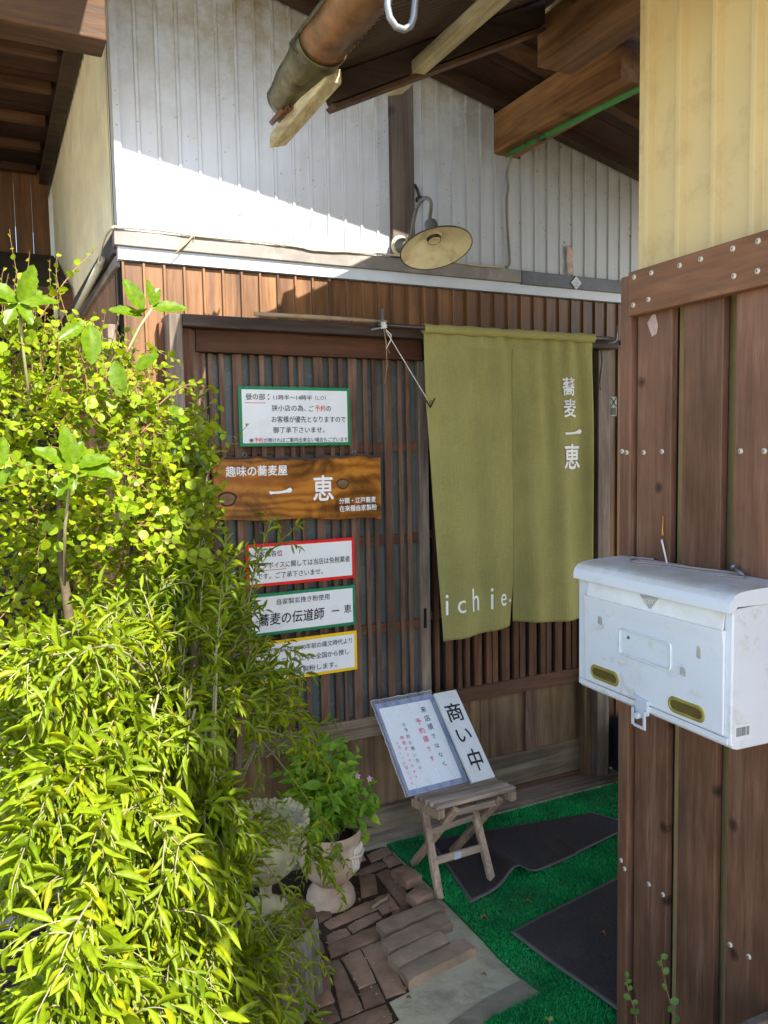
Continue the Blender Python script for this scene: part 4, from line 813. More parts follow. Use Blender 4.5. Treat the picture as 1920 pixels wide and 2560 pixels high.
# POST triangle
m = MB(); m.prism([mp(1.327, 1.1515, 1.181), mp(1.273, 1.1515, 1.181), mp(1.291, 1.1498, 1.158), mp(1.296, 1.1498, 1.156)], fn*.003)
tri = build('post_emblem', m, M_MGREY, MB_)
lettering('POST', mp(1.314, 1.1508, 1.167), -fd, Z_, .032, .009, M_WBOARD, tri, .02)
def oval(a, z, w, h, c, mat, name, parent, ring=None, depth=.002):
    pts = []; R = h/2
    for k in range(24):
        t_ = 2*PI*k/24+1e-4; cx = (w/2-R)*(1 if math.cos(t_) > 0 else -1); pts.append((cx+R*math.cos(t_), R*math.sin(t_)))
    m = MB()
    if ring:
        o = len(m.v); 
        for dx, dz in pts: m.v.append(tuple(mp(a+dx, c, z+dz)))
        for dx, dz in pts: m.v.append(tuple(mp(a+dx*(1-2*ring/w), c-.0035, z+dz*(1-2*ring/h))))
        for dx, dz in pts: m.v.append(tuple(mp(a+dx*(1-3.2*ring/w), c+.001, z+dz*(1-3.2*ring/h))))
        for k in range(24):
            k2_ = (k+1) % 24; m.f.append((k, k2_, 24+k2_, 24+k)); m.f.append((24+k, 24+k2_, 48+k2_, 48+k))
    else: m.prism([mp(a+dx, c, z+dz) for dx, dz in pts], fn*depth)
    return build(name, m, mat, parent, smooth=bool(ring))
for a, z in ((1.443, .976), (1.192, .972)):
    o = oval(a, z, .100, .034, 1.1530, M_BRASS, 'window_frame', MB_, ring=.005); oval(a, z, .090, .024, 1.1522, M_WINDOW, 'window_pane', o)
# embossed name plate
m = MB(); q = []
for k in range(32):
    t_ = 2*PI*k/32; sx = .070 if math.cos(t_) > 0 else -.070; sz = .020 if math.sin(t_) > 0 else -.020
    q.append(mp(1.311+sx+.008*math.cos(t_), 1.1508, 1.068+sz+.008*math.sin(t_)))
q.append(q[0]); m.tube(q, .0022, 6, cap=False); build('name_plate_bead', m, M_MBOX, MB_, smooth=True)
m = MB(); m.tube([mp(1.360, 1.1516, 1.081), mp(1.360, 1.149, 1.081)], .0035, 10); build('rivet', m, M_STEEL, MB_)
# faded handwriting and tape residue
for s, a, z, w_, h_ in (('ヰヰ', 1.345, 1.073, .04, .011), ('蕎麦', 1.325, 1.052, .05, .011)):
    pass
m = MB()
random.seed(5)
for (ca, cz_, ra, rz, n_) in ((1.458, 1.104, .012, .012, 26), (1.462, 1.083, .026, .004, 30), (1.205, 1.052, .022, .026, 60), (1.33, 1.0, .035, .02, 50)):
    for k in range(n_):
        a = ca+random.gauss(0, .5)*ra; z = cz_+random.gauss(0, .5)*rz; s_ = random.uniform(.0006, .0022)
        m.add([mp(a+random.uniform(-s_, s_), 1.1502, z+random.uniform(-s_, s_)) for _ in range(3)], [(0, 1, 2)])
struct(build('residue_specks', m, M_MGREY, MB_), 'stuff')
for a, z, w_, h_ in ((1.457, 1.100, .017, .020), (1.159, 1.095, .011, .026), (1.200, 1.046, .016, .018)):
    m = MB(); m.prism([mp(a+dx*w_/2, 1.1508, z+dz*h_/2) for dx, dz in ((-1, -.8), (-.2, -1), (1, -.7), (.8, .9), (-.3, 1), (-.9, .5))], fn*.001); build('tape_scrap', m, M_MGREY, MB_)
# latch below
m = MB(); m.prism([mp(1.340, 1.147, .962), mp(1.297, 1.147, .956), mp(1.297, 1.147, .925), mp(1.333, 1.147, .925), mp(1.333, 1.147, .952)], fn*.008); lt = build('latch', m, M_WHITE, MB_, bevel=.001)
m = MB()
for a0, a1, z0, z1 in ((1.333, 1.340, .897, .935), (1.297, 1.304, .895, .935), (1.3045, 1.3325, .895, .901)): m.prism([mp(a0, 1.142, z0), mp(a1, 1.142, z0), mp(a1, 1.142, z1), mp(a0, 1.142, z1)], fn*.004)
build('hasp', m, M_WHITE, lt, bevel=.001); build('hasp_pin', MB().tube([mp(1.318, 1.136, .922), mp(1.318, 1.155, .922)], .007, 14), M_WHITE, lt, bevel=.001)
# bar-code sticker on the right-hand end
es = A0-.0005
m = MB(); m.prism([mp(es, 1.166, .940), mp(es, 1.166, .972), mp(es, 1.208, .972), mp(es, 1.208, .940)], -fd*.0006); st_ = build('barcode_sticker', m, M_SLEEVE if False else M_WBOARD, MB_)
m = MB(); random.seed(3); c = 1.170
while c < 1.203:
    wd = random.choice((.0007, .0007, .0014, .002)); m.prism([mp(es-.0008, c, .949), mp(es-.0008, c+wd, .949), mp(es-.0008, c+wd, .966), mp(es-.0008, c, .966)], -fd*.0002); c += wd+random.choice((.0008, .0014))
build('barcode', m, M_INKB, st_)
m = MB(); zt = 1.2295
m.tube(smooth_path([mp(1.442, 1.292, zt+.003), mp(1.478, 1.278, zt+.003), mp(1.478, 1.258, zt+.001), mp(1.462, 1.243, zt+.001), mp(1.440, 1.237, zt+.001), mp(1.375, 1.262, zt+.002), mp(1.282, 1.278, zt+.003), mp(1.226, 1.293, zt+.003), mp(1.19, 1.290, zt+.003), mp(1.168, 1.272, zt+.002), mp(1.216, 1.250, zt+.001)]), .0027, 8)
tag(build('wire_hanger', m, M_RUSTWIRE, None, smooth=True, loc=tuple(mp(1.3, 1.22, zt))), 'long bent brown wire hanger lying on top of the mailbox', 'wire')
m = MB().tube(smooth_path([mp(1.388, 1.282, zt), mp(1.402, 1.288, zt+.022), mp(1.415, 1.290, zt+.052)]), .0022, 6)
tag(build('cane_piece', m, M_STRING, None, smooth=True, loc=tuple(mp(1.4, 1.24, zt))), 'short pale bent stalk standing on top of the mailbox', 'stalk')
m = MB().tube([mp(1.205, 1.288, zt+.016), mp(1.176, 1.283, zt+.004)], .0035, 8).tube([mp(1.2085, 1.289, zt+.018), mp(1.203, 1.2875, zt+.015)], .0062, 10)
tag(build('bolt', m, M_STEEL, None, smooth=True, loc=tuple(mp(1.11, 1.23, zt))), 'small steel bolt lying on the back of the mailbox top', 'bolt')
m = MB().prism([mp(1.478, 1.2985, 1.778), mp(1.462, 1.2985, 1.745), mp(1.447, 1.2985, 1.750), mp(1.443, 1.2985, 1.768), mp(1.452, 1.2985, 1.795), mp(1.462, 1.2985, 1.795)], fn*.001)
tag(build('plaster_strip', m, M_TAPE, None, loc=tuple(mp(1.46, 1.3, 1.77))), 'scrap of pinkish tape stuck high on the leftmost brown plank', 'tape')
m = MB().tube([mp(1.420, 1.2985, 1.335), mp(1.421, 1.298, 1.30), mp(1.420, 1.298, 1.29)], [.0012, .0022, .004], 6); M_RES = plain('amber_resin', (.50, .20, .03), .15, .6, vary=.2)
tag(build('resin_drip', m, M_RES, None, smooth=True, loc=tuple(mp(1.42, 1.3, 1.3))), 'amber resin drip running down the plank above the mailbox', 'resin')
tag(build('plastic_crate', MB().box(2.52, 2.95, 2.50, 2.74, 0, .26), M_CRATE, None, bevel=.01, loc=(2.7, 2.6, 0)), 'navy plastic crate in the dark corner right of the door', 'crate')
# ================================================================ ON THE GROUND
# artificial turf
poly = [(1.292, 2.612), (1.296, 2.30), (1.288, 2.10), (1.285, 1.95), (1.279, 1.86), (1.283, 1.76), (1.294, 1.674), (1.20, 1.667), (1.092, 1.655), (1.10, .95), (1.36, .95), (2.9, 1.42), (2.9, 2.612)]
TF = thing('artificial_turf', 'bright green artificial turf laid in front of the doors', 'turf', (1.6, 2.1, 0))
build('backing', MB().prism([(x, y, -.006) for x, y in poly], (0, 0, .0075)), M_TURF, TF)
def inside(P, pts):
    x, y = pts[:, 0], pts[:, 1]; r = np.zeros(len(pts), bool); n = len(P)
    for i in range(n):
        x1, y1 = P[i]; x2, y2 = P[(i+1) % n]
        c = ((y1 > y) != (y2 > y)) & (x < (x2-x1)*(y-y1)/(y2-y1+1e-12)+x1); r ^= c
    return r
N = 170000; pts = np.stack([rng.uniform(1.08, 2.55, N), rng.uniform(1.3, 2.62, N)], 1)
ry = np.round(pts[:, 1]/.0075)*.0075; pts[:, 1] = ry+rng.normal(0, .0011, N)+.0015*np.sin(pts[:, 0]*700); pts = pts[inside(poly, pts)]; N = len(pts)
ang = rng.uniform(0, 2*PI, N); h = rng.uniform(.004, .009, N); ww = rng.uniform(.0009, .0016, N); lean = rng.normal(0, .0035, (N, 2))
b = np.stack([pts[:, 0], pts[:, 1], np.full(N, .001)], 1); dv = np.stack([np.cos(ang)*ww, np.sin(ang)*ww, np.zeros(N)], 1)
tp = b+np.stack([lean[:, 0], lean[:, 1], h], 1)
V = np.stack([b-dv, b+dv, tp+dv*.7, tp-dv*.7], 1).reshape(-1, 3); F = np.arange(4*N).reshape(-1, 4)
struct(fast_mesh('turf_fibres', V, F, M_BLADE, TF), 'stuff')
# mats
def mat_obj(corners, label, zf, nu=60, nv=40, bw=.012):
    t = thing('door_mat', label, 'doormat', (sum(c[0] for c in corners)/4, sum(c[1] for c in corners)/4, 0), 'charcoal door mats')
    a, b_, c, d = [Vector((x, y, 0)) for x, y in corners]
    def P(u, v, dz=0):
        p = (a*(1-u)+b_*u)*(1-v)+(d*(1-u)+c*u)*v; p.z = zf(u, v)+dz; return p
    W = (b_-a).length; Hh = (d-a).length; eu, ev = bw/W, bw/Hh
    m = MB(); m.grid(lambda u, v: P(u, v), nu, nv)
    o = build('border', m, M_MATE, t, smooth=True); q = o.modifiers.new('t', 'SOLIDIFY'); q.thickness = .003
    m = MB(); m.grid(lambda u, v: P(eu+(1-2*eu)*u, ev+(1-2*ev)*v, .0026+.0006*math.sin(u*900+v*500)), nu, nv)
    build('loop_pile', m, M_MAT, t, smooth=True); return t
# upper mat with a raised wave in its front edge (u to the right, v away)
mat_obj([(1.350, 2.118), (2.20, 2.255), (2.134, 2.425), (1.440, 2.545)], 'charcoal door mat with a raised wave in its front edge, under the stool',
        lambda u, v: .0125+.052*math.exp(-((u-.245)/.070)**2)*(1-v)**1.6+.006*math.sin(u*8)*(1-v)*.5+(.004 if u > .6 else 0)*(1-v))
mat_obj([(1.42, 1.46), (1.98, 1.50), (1.95, 2.02), (1.366, 1.920)], 'charcoal door mat lying flat nearest the plank screen', lambda u, v: .0165+.002*math.sin(u*5+v*7))
# ---- folding stool
ST = thing('folding_stool', 'small weathered wooden folding stool with slatted seat holding the notices', 'stool', (1.42, 2.31, 0))
for k in range(5):
    y0 = 2.282+k*.0268; dx = -.0062*k
    m = MB(); m.hexa([(1.322+dx, y0, .262), (1.652+dx, y0, .262), (1.652+dx, y0+.0235, .262), (1.322+dx, y0+.0235, .262)], [(1.322+dx, y0, .277), (1.652+dx, y0, .277), (1.652+dx, y0+.0235, .277), (1.322+dx, y0+.0235, .277)])
    build('seat_slat', m, M_STOOLX, ST, bevel=.0025)
build('seat_rail', MB().bar((1.338, 2.275, .246), (1.306, 2.415, .246), .028, .030), M_STOOL, ST, bevel=.002)
build('seat_rail', MB().bar((1.636, 2.272, .246), (1.606, 2.415, .246), .028, .030), M_STOOL, ST, bevel=.002)
L1 = [((1.276, 2.190, .0), (1.318, 2.372, .250)), ((1.482, 2.184, .0), (1.520, 2.385, .250))]
L2 = [((1.306, 2.430, .0), (1.402, 2.285, .250)), ((1.472, 2.436, .0), (1.585, 2.282, .250))]
for a, b_ in L1: build('leg', MB().bar((a[0], a[1], a[2]+.006), b_, .026, .020, (0, 1, .2)), M_STOOL, ST, bevel=.0035)
for a, b_ in L2: build('leg', MB().bar((a[0], a[1], a[2]+.006), b_, .026, .020, (0, 1, -.3)), M_STOOL, ST, bevel=.0035)
def lerp(a, b_, t_): return Vector(a).lerp(Vector(b_), t_)
st1 = build('stretcher', MB().bar(lerp(*L1[0], .40)+Vector((.010, -.004, 0)), lerp(*L1[1], .40)+Vector((-.010, -.004, 0)), .010, .026), M_STOOLX, ST, bevel=.002)
st2 = build('stretcher', MB().bar(lerp(*L1[0], .70)+Vector((.010, 0, 0)), lerp(*L1[1], .64)+Vector((-.010, .02, .02)), .018, .022), M_STOOLX, ST, bevel=.002)
build('stretcher', MB().bar(lerp(*L2[0], .93), lerp(*L2[1], .93), .012, .022), M_STOOLX, ST, bevel=.002)
p = lerp(lerp(*L1[0], .40), lerp(*L1[1], .40), .46); build('sticker', MB().prism([(p.x-.014, p.y-.0105, p.z-.012), (p.x+.010, p.y-.0105, p.z-.012), (p.x+.015, p.y-.0105, p.z-.002), (p.x+.012, p.y-.0105, p.z+.011), (p.x-.013, p.y-.0105, p.z+.012)], (0, .001, 0)), M_WHITE, ST)
for q in (lerp(*L2[1], .55), lerp(*L1[0], .55)): build('pivot_bolt', MB().lathe([(.0001, -.014), (.004, -.013), (.005, -.010)], q, (0, 1, 0), 10), M_STEEL, ST, smooth=True)
# ---- notices leaning on the door
def lean_panel(BL, BR, TL, thick):
    BL, BR, TL = map(Vector, (BL, BR, TL)); r = (BR-BL).normalized(); u = (TL-BL); u = (u-r*u.dot(r)); Hh = u.length; u.normalize(); return BL, r, u, (BR-BL).length, Hh, r.cross(u)
BL, r, u, W, Hh, n = lean_panel((1.270, 2.392, .2785), (1.521, 2.398, .2785), (1.262, 2.640, .540), .006)
def pan(x0, y0, x1, y1, d0, d1): 
    m = MB(); q = [BL+r*x+u*y+n*d0 for x, y in ((x0, y0), (x1, y0), (x1, y1), (x0, y1))]; m.prism(q, n*(d1-d0)); return m
t = thing('paper_notice', 'white handwritten paper notice in a clear sleeve on blue board, standing on the stool', 'notice', tuple(BL))
build('mount_board', pan(0, 0, W, Hh, 0, .005), M_BLUE, t, bevel=.001)
m = MB(); ed = []
def SL(uu, vv): 
    x = -.012+(W+.014)*uu; y = -.002+(Hh+.016)*vv; return BL+r*x+u*y+n*(.0053+.0012*math.sin(uu*31+vv*12)*max(abs(uu-.5), abs(vv-.5))*1.2)
M_SLV, tt, bb = newmat('clear_plastic_sleeve', .12, .6); bb.inputs['Base Color'].default_value = (.85, .88, .92, 1); bb.inputs['Alpha'].default_value = .16
m.grid(SL, 40, 40); o = build('sleeve', m, M_SLV, t, smooth=True)
m = MB(); m.tube([SL(0, v/20)+n*.001+r*random.uniform(-.002, .002) for v in range(21)], .0022, 5).tube([SL(v/20, 1)+n*.001+u*random.uniform(-.002, .002) for v in range(21)], .0022, 5)
build('sleeve_edge', m, M_SLEEVE, t, smooth=True)
ppr = build('sheet', pan(.009, .020, W-.019, Hh-.022, .0051, .0057), M_PAPER, t)
def vtext(s, x, ytop, size, mat, dy, fat=.0, drift=0, jit=.0012):
    for k, ch in enumerate(s):
        o_ = BL+r*(x+drift*k+random.uniform(-jit, jit))+u*(ytop-dy*(k+1))
        sc = .72 if ch in 'でのはすまいかりくなしけれどうぞよ' else 1
        lettering(ch, o_, r, u, size*sc, size*sc*1.05, mat, t, fat, lift=.0082, shear=random.uniform(-.15, .15))
random.seed(21)
vtext('来店順ではなく', .176, Hh-.035, .023, M_INK, .036, -.004)
vtext('予約順です', .136, Hh-.078, .023, M_INKR, .036, -.004)
vtext('☆予約の無い方は', .076, Hh-.085, .015, M_INKB, .024, -.006)
vtext('時間がかかります', .050, Hh-.135, .013, M_INKR, .0215, -.006)
vtext('よろしければどうぞ', .026, Hh-.150, .0115, M_INKR, .0195, -.006)
BL, r, u, W, Hh, n = lean_panel((1.520, 2.375, .2785), (1.622, 2.378, .2785), (1.522, 2.632, .540), .006)
t = thing('open_sign', 'narrow white painted board with three large black brush characters, standing on the stool', 'sign', tuple(BL))
build('board', pan(0, 0, W, Hh, 0, .013), M_WBOARD, t, bevel=.0015)
build('hanging_eye', MB().tube([BL+r*.05+u*(Hh)+n*.006, BL+r*.05+u*(Hh+.012)+n*.006], .002, 6), M_RIM, t)
random.seed(2)
for ch, x, yy, w_, h_ in (('商', .018, Hh-.128, .070, .075), ('い', .022, Hh-.212, .058, .050), ('中', .026, Hh-.330, .056, .085)): lettering(ch, BL+r*x+u*yy, r, u, w_, h_, M_INK, t, .035, lift=.0136, shear=.06)
# ================================================================ POTS, URN, STUMP
PT = thing('terracotta_pot', 'whitewashed terracotta pot with a relief tassel standing on an upturned saucer', 'pot', (.97, 2.385, 0))
pc_ = (.967, 2.385, 0)
build('saucer', MB().lathe([(.0001, .058), (.050, .058), (.056, .055), (.060, .045), (.072, .034), (.079, .022), (.080, .010), (.083, .006), (.083, -.008)], pc_, (0, 0, 1), 40), M_TERRA, PT, smooth=True)
prof = [(.0001, .060), (.045, .060), (.066, .072), (.092, .100), (.108, .135), (.112, .160), (.110, .185), (.104, .200), (.101, .204), (.104, .210), (.106, .222), (.106, .238), (.103, .243), (.098, .240), (.096, .215), (.100, .18), (.09, .17)]
build('bowl', MB().lathe([(a*1.0, h) for a, h in prof], pc_, (0, 0, 1), 48), M_TERRA, PT, smooth=True)
build('soil', MB().lathe([(.0001, .205), (.098, .200)], pc_, (0, 0, 1), 24), M_SOIL, PT)
m = MB()
def pp(th, h): 
    r_ = np.interp(h, [x[1] for x in prof[1:12]], [x[0] for x in prof[1:12]]); th = math.radians(th); return Vector((pc_[0]+(r_+.002)*math.sin(th), pc_[1]-(r_+.002)*math.cos(th), h))
m.tube([pp(a, .172+.006*math.sin(math.radians(a*6))) for a in range(8, 62, 4)], .0035, 6)
for a in (18, 24, 30): m.tube([pp(a, .170), pp(a+2, .150), pp(a+6, .128), pp(a+9, .118)], [.002, .005, .006, .003], 6)
for a in (30, 38, 46, 54): m.tube([pp(a-8, .178), pp(a-2, .195), pp(a+1, .200)], [.002, .006, .003], 6)
build('tassel_relief', m, plain('white_relief', (.62, .56, .48), .8, .2), PT, smooth=True)
SP = thing('log_stump', 'weathered grey log stump carrying the cream stone urn', 'stump', (.655, 2.02, 0))
m = MB(); n_ = 26; rs = [.115*(1+.06*math.sin(k*1.3)+.05*math.sin(k*2.9+1)) for k in range(n_)]
for z, f in ((-.03, 1.06), (.06, 1.01), (.14, .99), (.205, .97), (.213, .93)):
    for k in range(n_): a = 2*PI*k/n_; m.v.append((.655+rs[k]*f*math.cos(a), 2.02+rs[k]*f*math.sin(a), z))
for i in range(4):
    for k in range(n_): m.f.append((i*n_+k, i*n_+(k+1) % n_, (i+1)*n_+(k+1) % n_, (i+1)*n_+k))
build('bark', m, M_STUMP, SP, smooth=True)
m = MB(); m.grid(lambda a, b__: (.655+.108*b__*math.cos(2*PI*a), 2.02+.108*b__*math.sin(2*PI*a), .2145+.003*math.sin(b__*40)+.002*math.sin(a*40)), 30, 10); build('cut_top', m, M_BARK, SP, smooth=True)
UR = thing('stone_urn', 'cream cast-stone goblet urn with a lace-like relief rim, half hidden by leaves', 'urn', (.640, 2.06, .214))
uc = (.640, 2.06, .214)
build('foot', MB().lathe([(.064, .0), (.066, .006), (.062, .016), (.050, .026), (.026, .038), (.019, .050)], uc, (0, 0, 1), 36), M_STONE, UR, smooth=True)
build('stem', MB().lathe([(.0185, .049), (.016, .064), (.019, .080), (.026, .092)], uc, (0, 0, 1), 24), M_STONE, UR, smooth=True)
up_ = [(.022, .090), (.050, .104), (.078, .130), (.096, .165), (.104, .205), (.106, .240), (.108, .262)]
bw = build('bowl', MB().lathe(up_+[(.100, .262), (.094, .220), (.04, .18), (.0001, .175)], uc, (0, 0, 1), 44), M_STONE, UR, smooth=True)
m = MB(); random.seed(9)
for k in range(46):
    a = 2*PI*k/46; rr = .106+random.uniform(-.002, .007); h0 = .250; hh = .260+.013*abs(math.sin(a*3.2))+random.uniform(0, .012)
    b0 = Vector((uc[0]+rr*math.cos(a), uc[1]+rr*math.sin(a), uc[2]+h0)); b1 = Vector((uc[0]+(rr+.010)*math.cos(a), uc[1]+(rr+.010)*math.sin(a), uc[2]+hh))
    m.tube([b0, b0.lerp(b1, .6), b1], [.009, .010, .007], 6); m.lathe([(.0001, .006), (.005, .004), (.008, -.002), (.0001, -.006)], b1+Vector((random.uniform(-.004, .004), random.uniform(-.004, .004), random.uniform(-.003, .005))), (math.cos(a), math.sin(a), 1), 7)
build('lace_rim', m, M_STONE, UR, smooth=True)
m = MB()
for k in range(150):
    a = random.uniform(0, 2*PI); h = random.uniform(.13, .25); rr = np.interp(h, [x[1] for x in up_], [x[0] for x in up_])+.001
    c_ = Vector((uc[0]+rr*math.cos(a), uc[1]+rr*math.sin(a), uc[2]+h)); s_ = random.uniform(.004, .009)
    m.lathe([(.0001, s_*.7), (s_*.7, s_*.3), (s_, -.001)], c_, (math.cos(a), math.sin(a), random.uniform(-.4, .4)), 6)
struct(build('relief', m, M_STONE, UR, smooth=True), 'stuff')
OT = thing('orange_pot', 'plain orange terracotta pot glimpsed through the leaves left of the urn', 'pot', (.50, 1.86, 0))
build('bowl', MB().lathe([(.050, .0), (.062, .08), (.072, .16), (.078, .165), (.078, .19), (.072, .19), (.066, .15), (.0001, .14)], (.50, 1.86, .0), (0, 0, 1), 36), M_TERRO, OT, smooth=True)
OT2 = thing('orange_pot', 'small orange terracotta pot low down under the foreground branches', 'pot', (.53, 1.62, 0))
build('bowl', MB().lathe([(.040, .0), (.052, .07), (.058, .11), (.062, .112), (.062, .13), (.056, .13), (.05, .1), (.0001, .1)], (.53, 1.62, .0), (0, 0, 1), 32), M_TERRO, OT2, smooth=True)
m = MB().tube([(1.055, 2.245, .012), (1.09, 2.262, .013), (1.118, 2.268, .014), (1.135, 2.285, .016)], [.005, .0055, .005, .003], 7)
tag(build('dead_twig', m, M_BAM, None, smooth=True, loc=(1.09, 2.26, .012)), 'short straw-coloured twig on the bricks beside the terracotta saucer', 'twig')
# ================================================================ PLANTS
def unit(a): return a/np.maximum(np.linalg.norm(a, axis=-1, keepdims=True), 1e-9)
def template(ts, ws, fold, curl, wave=0):
    v = []
    for i, (t_, w_) in enumerate(zip(ts, ws)):
        for sgn in (-1, 0, 1): v.append((sgn*w_*.5, t_, -curl*t_*t_+(fold*w_*.5 if sgn else 0)+wave*math.sin(t_*9+sgn)))
    f = []
    for i in range(len(ts)-1):
        for k in range(2): a = i*3+k; f.append((a, a+1, a+4, a+3))
    return np.array(v), np.array(f)
T_LAN = template([0, .12, .35, .62, .85, 1], [.04, .5, 1, .86, .42, 0.02], .35, .12)
T_ROU = template([0, .10, .35, .68, .92, 1], [.15, .62, 1, .98, .5, .06], .18, .05)
T_OVA = template([0, .1, .3, .55, .8, 1], [.05, .6, 1, .9, .45, .02], .25, .18, .03)
def leaves(name, T, P, Dr, Nr, L, Wd, mat, parent):
    tv, tf = T; n = len(P); y = unit(Dr); z = unit(Nr-y*(Nr*y).sum(1, keepdims=True)); x = np.cross(y, z)
    V = P[:, None, :]+x[:, None, :]*(tv[None, :, 0:1]*Wd[:, None, None])+y[:, None, :]*(tv[None, :, 1:2]*L[:, None, None])+z[:, None, :]*(tv[None, :, 2:3]*L[:, None, None])
    F = (tf[None]+np.arange(n)[:, None, None]*len(tv)).reshape(-1, 4)
    return fast_mesh(name, V.reshape(-1, 3), F, mat, parent, smooth=True)
def tubes_np(name, paths, radii, mat, parent, k=4):
    VV = []; FF = []; o = 0; cs_ = [(math.cos(2*PI*i/k), math.sin(2*PI*i/k)) for i in range(k)]
    for p, rad in zip(paths, radii):
        p = np.asarray(p); n = len(p); d = unit(np.gradient(p, axis=0)); a = unit(np.cross(d, np.array([.31, .53, .79]))); b = np.cross(d, a)
        rr = np.linspace(rad, rad*.35, n)[:, None]
        ring = np.stack([p+(a*c+b*s)*rr for c, s in cs_], 1); VV.append(ring.reshape(-1, 3))
        i = np.arange(n-1)[:, None]*k; j = np.arange(k)[None]
        FF.append((np.stack([i+j, i+(j+1) % k, i+k+(j+1) % k, i+k+j], -1).reshape(-1, 4))+o); o += n*k
    return fast_mesh(name, np.concatenate(VV), np.concatenate(FF), mat, parent, smooth=True)
def split_leaves(parent, T, P, Dr, Nr, L, Wd, mat, smat, nmax=290, score=None):
    """the leaves that show largest are leaves of their own, the rest is one mass"""
    dist = np.linalg.norm(P-np.array([0, 0, 1.5]), axis=1); sc = L/dist if score is None else score
    order = np.argsort(-sc); top = order[:nmax]; rest = order[nmax:]
    struct(leaves('foliage', T, P[rest], Dr[rest], Nr[rest], L[rest], Wd[rest], mat, parent), 'stuff')
    tv, tf = T; me = bpy.data.meshes.new('leaf'); me.from_pydata([tuple(v) for v in tv], [], [tuple(map(int, f)) for f in tf]); me.polygons.foreach_set('use_smooth', [True]*len(me.polygons)); me.materials.append(smat)
    R0 = np.array(parent.location)
    for i in top:
        y = unit(Dr[i]); z = unit(Nr[i]-y*np.dot(Nr[i], y)); x = np.cross(y, z); M_ = Matrix.Identity(4)
        for c in range(3):
            M_[c][0] = x[c]*Wd[i]; M_[c][1] = y[c]*L[i]; M_[c][2] = z[c]*L[i]; M_[c][3] = P[i][c]-R0[c]
        o = bpy.data.objects.new('leaf', me); COL.objects.link(o); o.parent = parent; o.matrix_local = M_
def bez(a, b, c, d, n):
    t_ = np.linspace(0, 1, n)[:, None]; return a*(1-t_)**3+3*b*t_*(1-t_)**2+3*c*t_**2*(1-t_)+d*t_**3
def leaf_along(path, start, spacing, L, Lj, wr, up_bias, ang=.9, out=None):
    """alternate leaves along a path: returns lists"""
    seg = np.linalg.norm(np.diff(path, axis=0), axis=1); s = np.concatenate([[0], np.cumsum(seg)]); tot = s[-1]
    q = start*tot; k = 0
    while q < tot:
        i = min(np.searchsorted(s, q)-1, len(path)-2); i = max(i, 0); u = (q-s[i])/max(seg[i], 1e-6); p = path[i]*(1-u)+path[i+1]*u; d = unit(path[i+1]-path[i])
        ref = np.array([0, 0, 1.]); side = unit(np.cross(d, ref)+1e-6)
        a_ = k*2.4+rng.uniform(-.5, .5); b_ = np.cross(d, side); rad = side*math.cos(a_)+b_*math.sin(a_)
        taper = .55+.45*math.sin(PI*min(1, (q/tot-start)/(1-start+1e-6)*.9+.08))
        dr = unit(d*math.cos(ang)+rad*math.sin(ang)+rng.normal(0, .12, 3)+np.array([0, 0, up_bias]))
        l = L*taper*rng.uniform(1-Lj, 1+Lj)
        nr = unit(np.array([.1, -.45, 1.0])+rng.normal(0, .45, 3))
        out.append((p, dr, nr, l, l*wr*rng.uniform(.85, 1.15)))
        q += spacing*rng.uniform(.75, 1.25); k += 1
def arr(out): return [np.array([o[i] for o in out]) for i in range(5)]
# ---- wire vine: a dense tangle of thin red stems with small round leaves
V1 = thing('wire_vine', 'tangled wire vine with small round yellow-green leaves climbing at the left', 'vine', (.22, 2.1, 0))
out = []; paths = []; rads = []
def vtop(x): return 1.80-.22*max(0, (x-.28)/.25)**1.3 if x > .28 else 1.80+.02*math.sin(x*30)
def vy(x, z): return 2.02+.10*math.sin(z*7+x*5)+.05*math.sin(x*17)
for k in range(560):
    x = rng.uniform(-.08, .50); z = rng.uniform(.62, 1)*vtop(x) if rng.random() < .62 else rng.uniform(.35, 1.15)
    if x > .42 and z < 1.0: continue
    y = vy(x, z)+rng.uniform(-.03, .22); p = np.array([x, y, z]); d = unit(rng.normal(0, 1, 3)*np.array([1, .5, .8])+np.array([.15, -.1, .1]))
    path = [p]
    for i in range(14):
        d = unit(d+rng.normal(0, .33, 3)*np.array([1, .5, 1])); p = p+d*.017
        if p[2] > vtop(p[0])+.02: d[2] = -abs(d[2])
        if p[0] > .53: d[0] = -abs(d[0])
        path.append(p)
    path = np.array(path); paths.append(path); rads.append(rng.uniform(.0009, .0016)); leaf_along(path, .02, .0125, .0215, .35, .95, .1, 1.15, out)
# sprigs standing up out of the top
for k in range(46):
    x = rng.uniform(-.02, .42); z0 = vtop(x)-.16; hgt = rng.uniform(.14, .30)*(1.25 if .05 < x < .25 else .8); y = vy(x, z0)+rng.uniform(-.05, .2)
    a = np.array([x, y, z0]); e = a+np.array([rng.uniform(-.05, .05), rng.uniform(-.04, .04), hgt]); path = bez(a, a+np.array([rng.uniform(-.03, .03), 0, hgt*.3]), e-np.array([rng.uniform(-.03, .03), 0, hgt*.3]), e, 14)
    paths.append(path); rads.append(.0016); leaf_along(path, .05, .022, .0155, .4, .9, .25, 1.0, out)
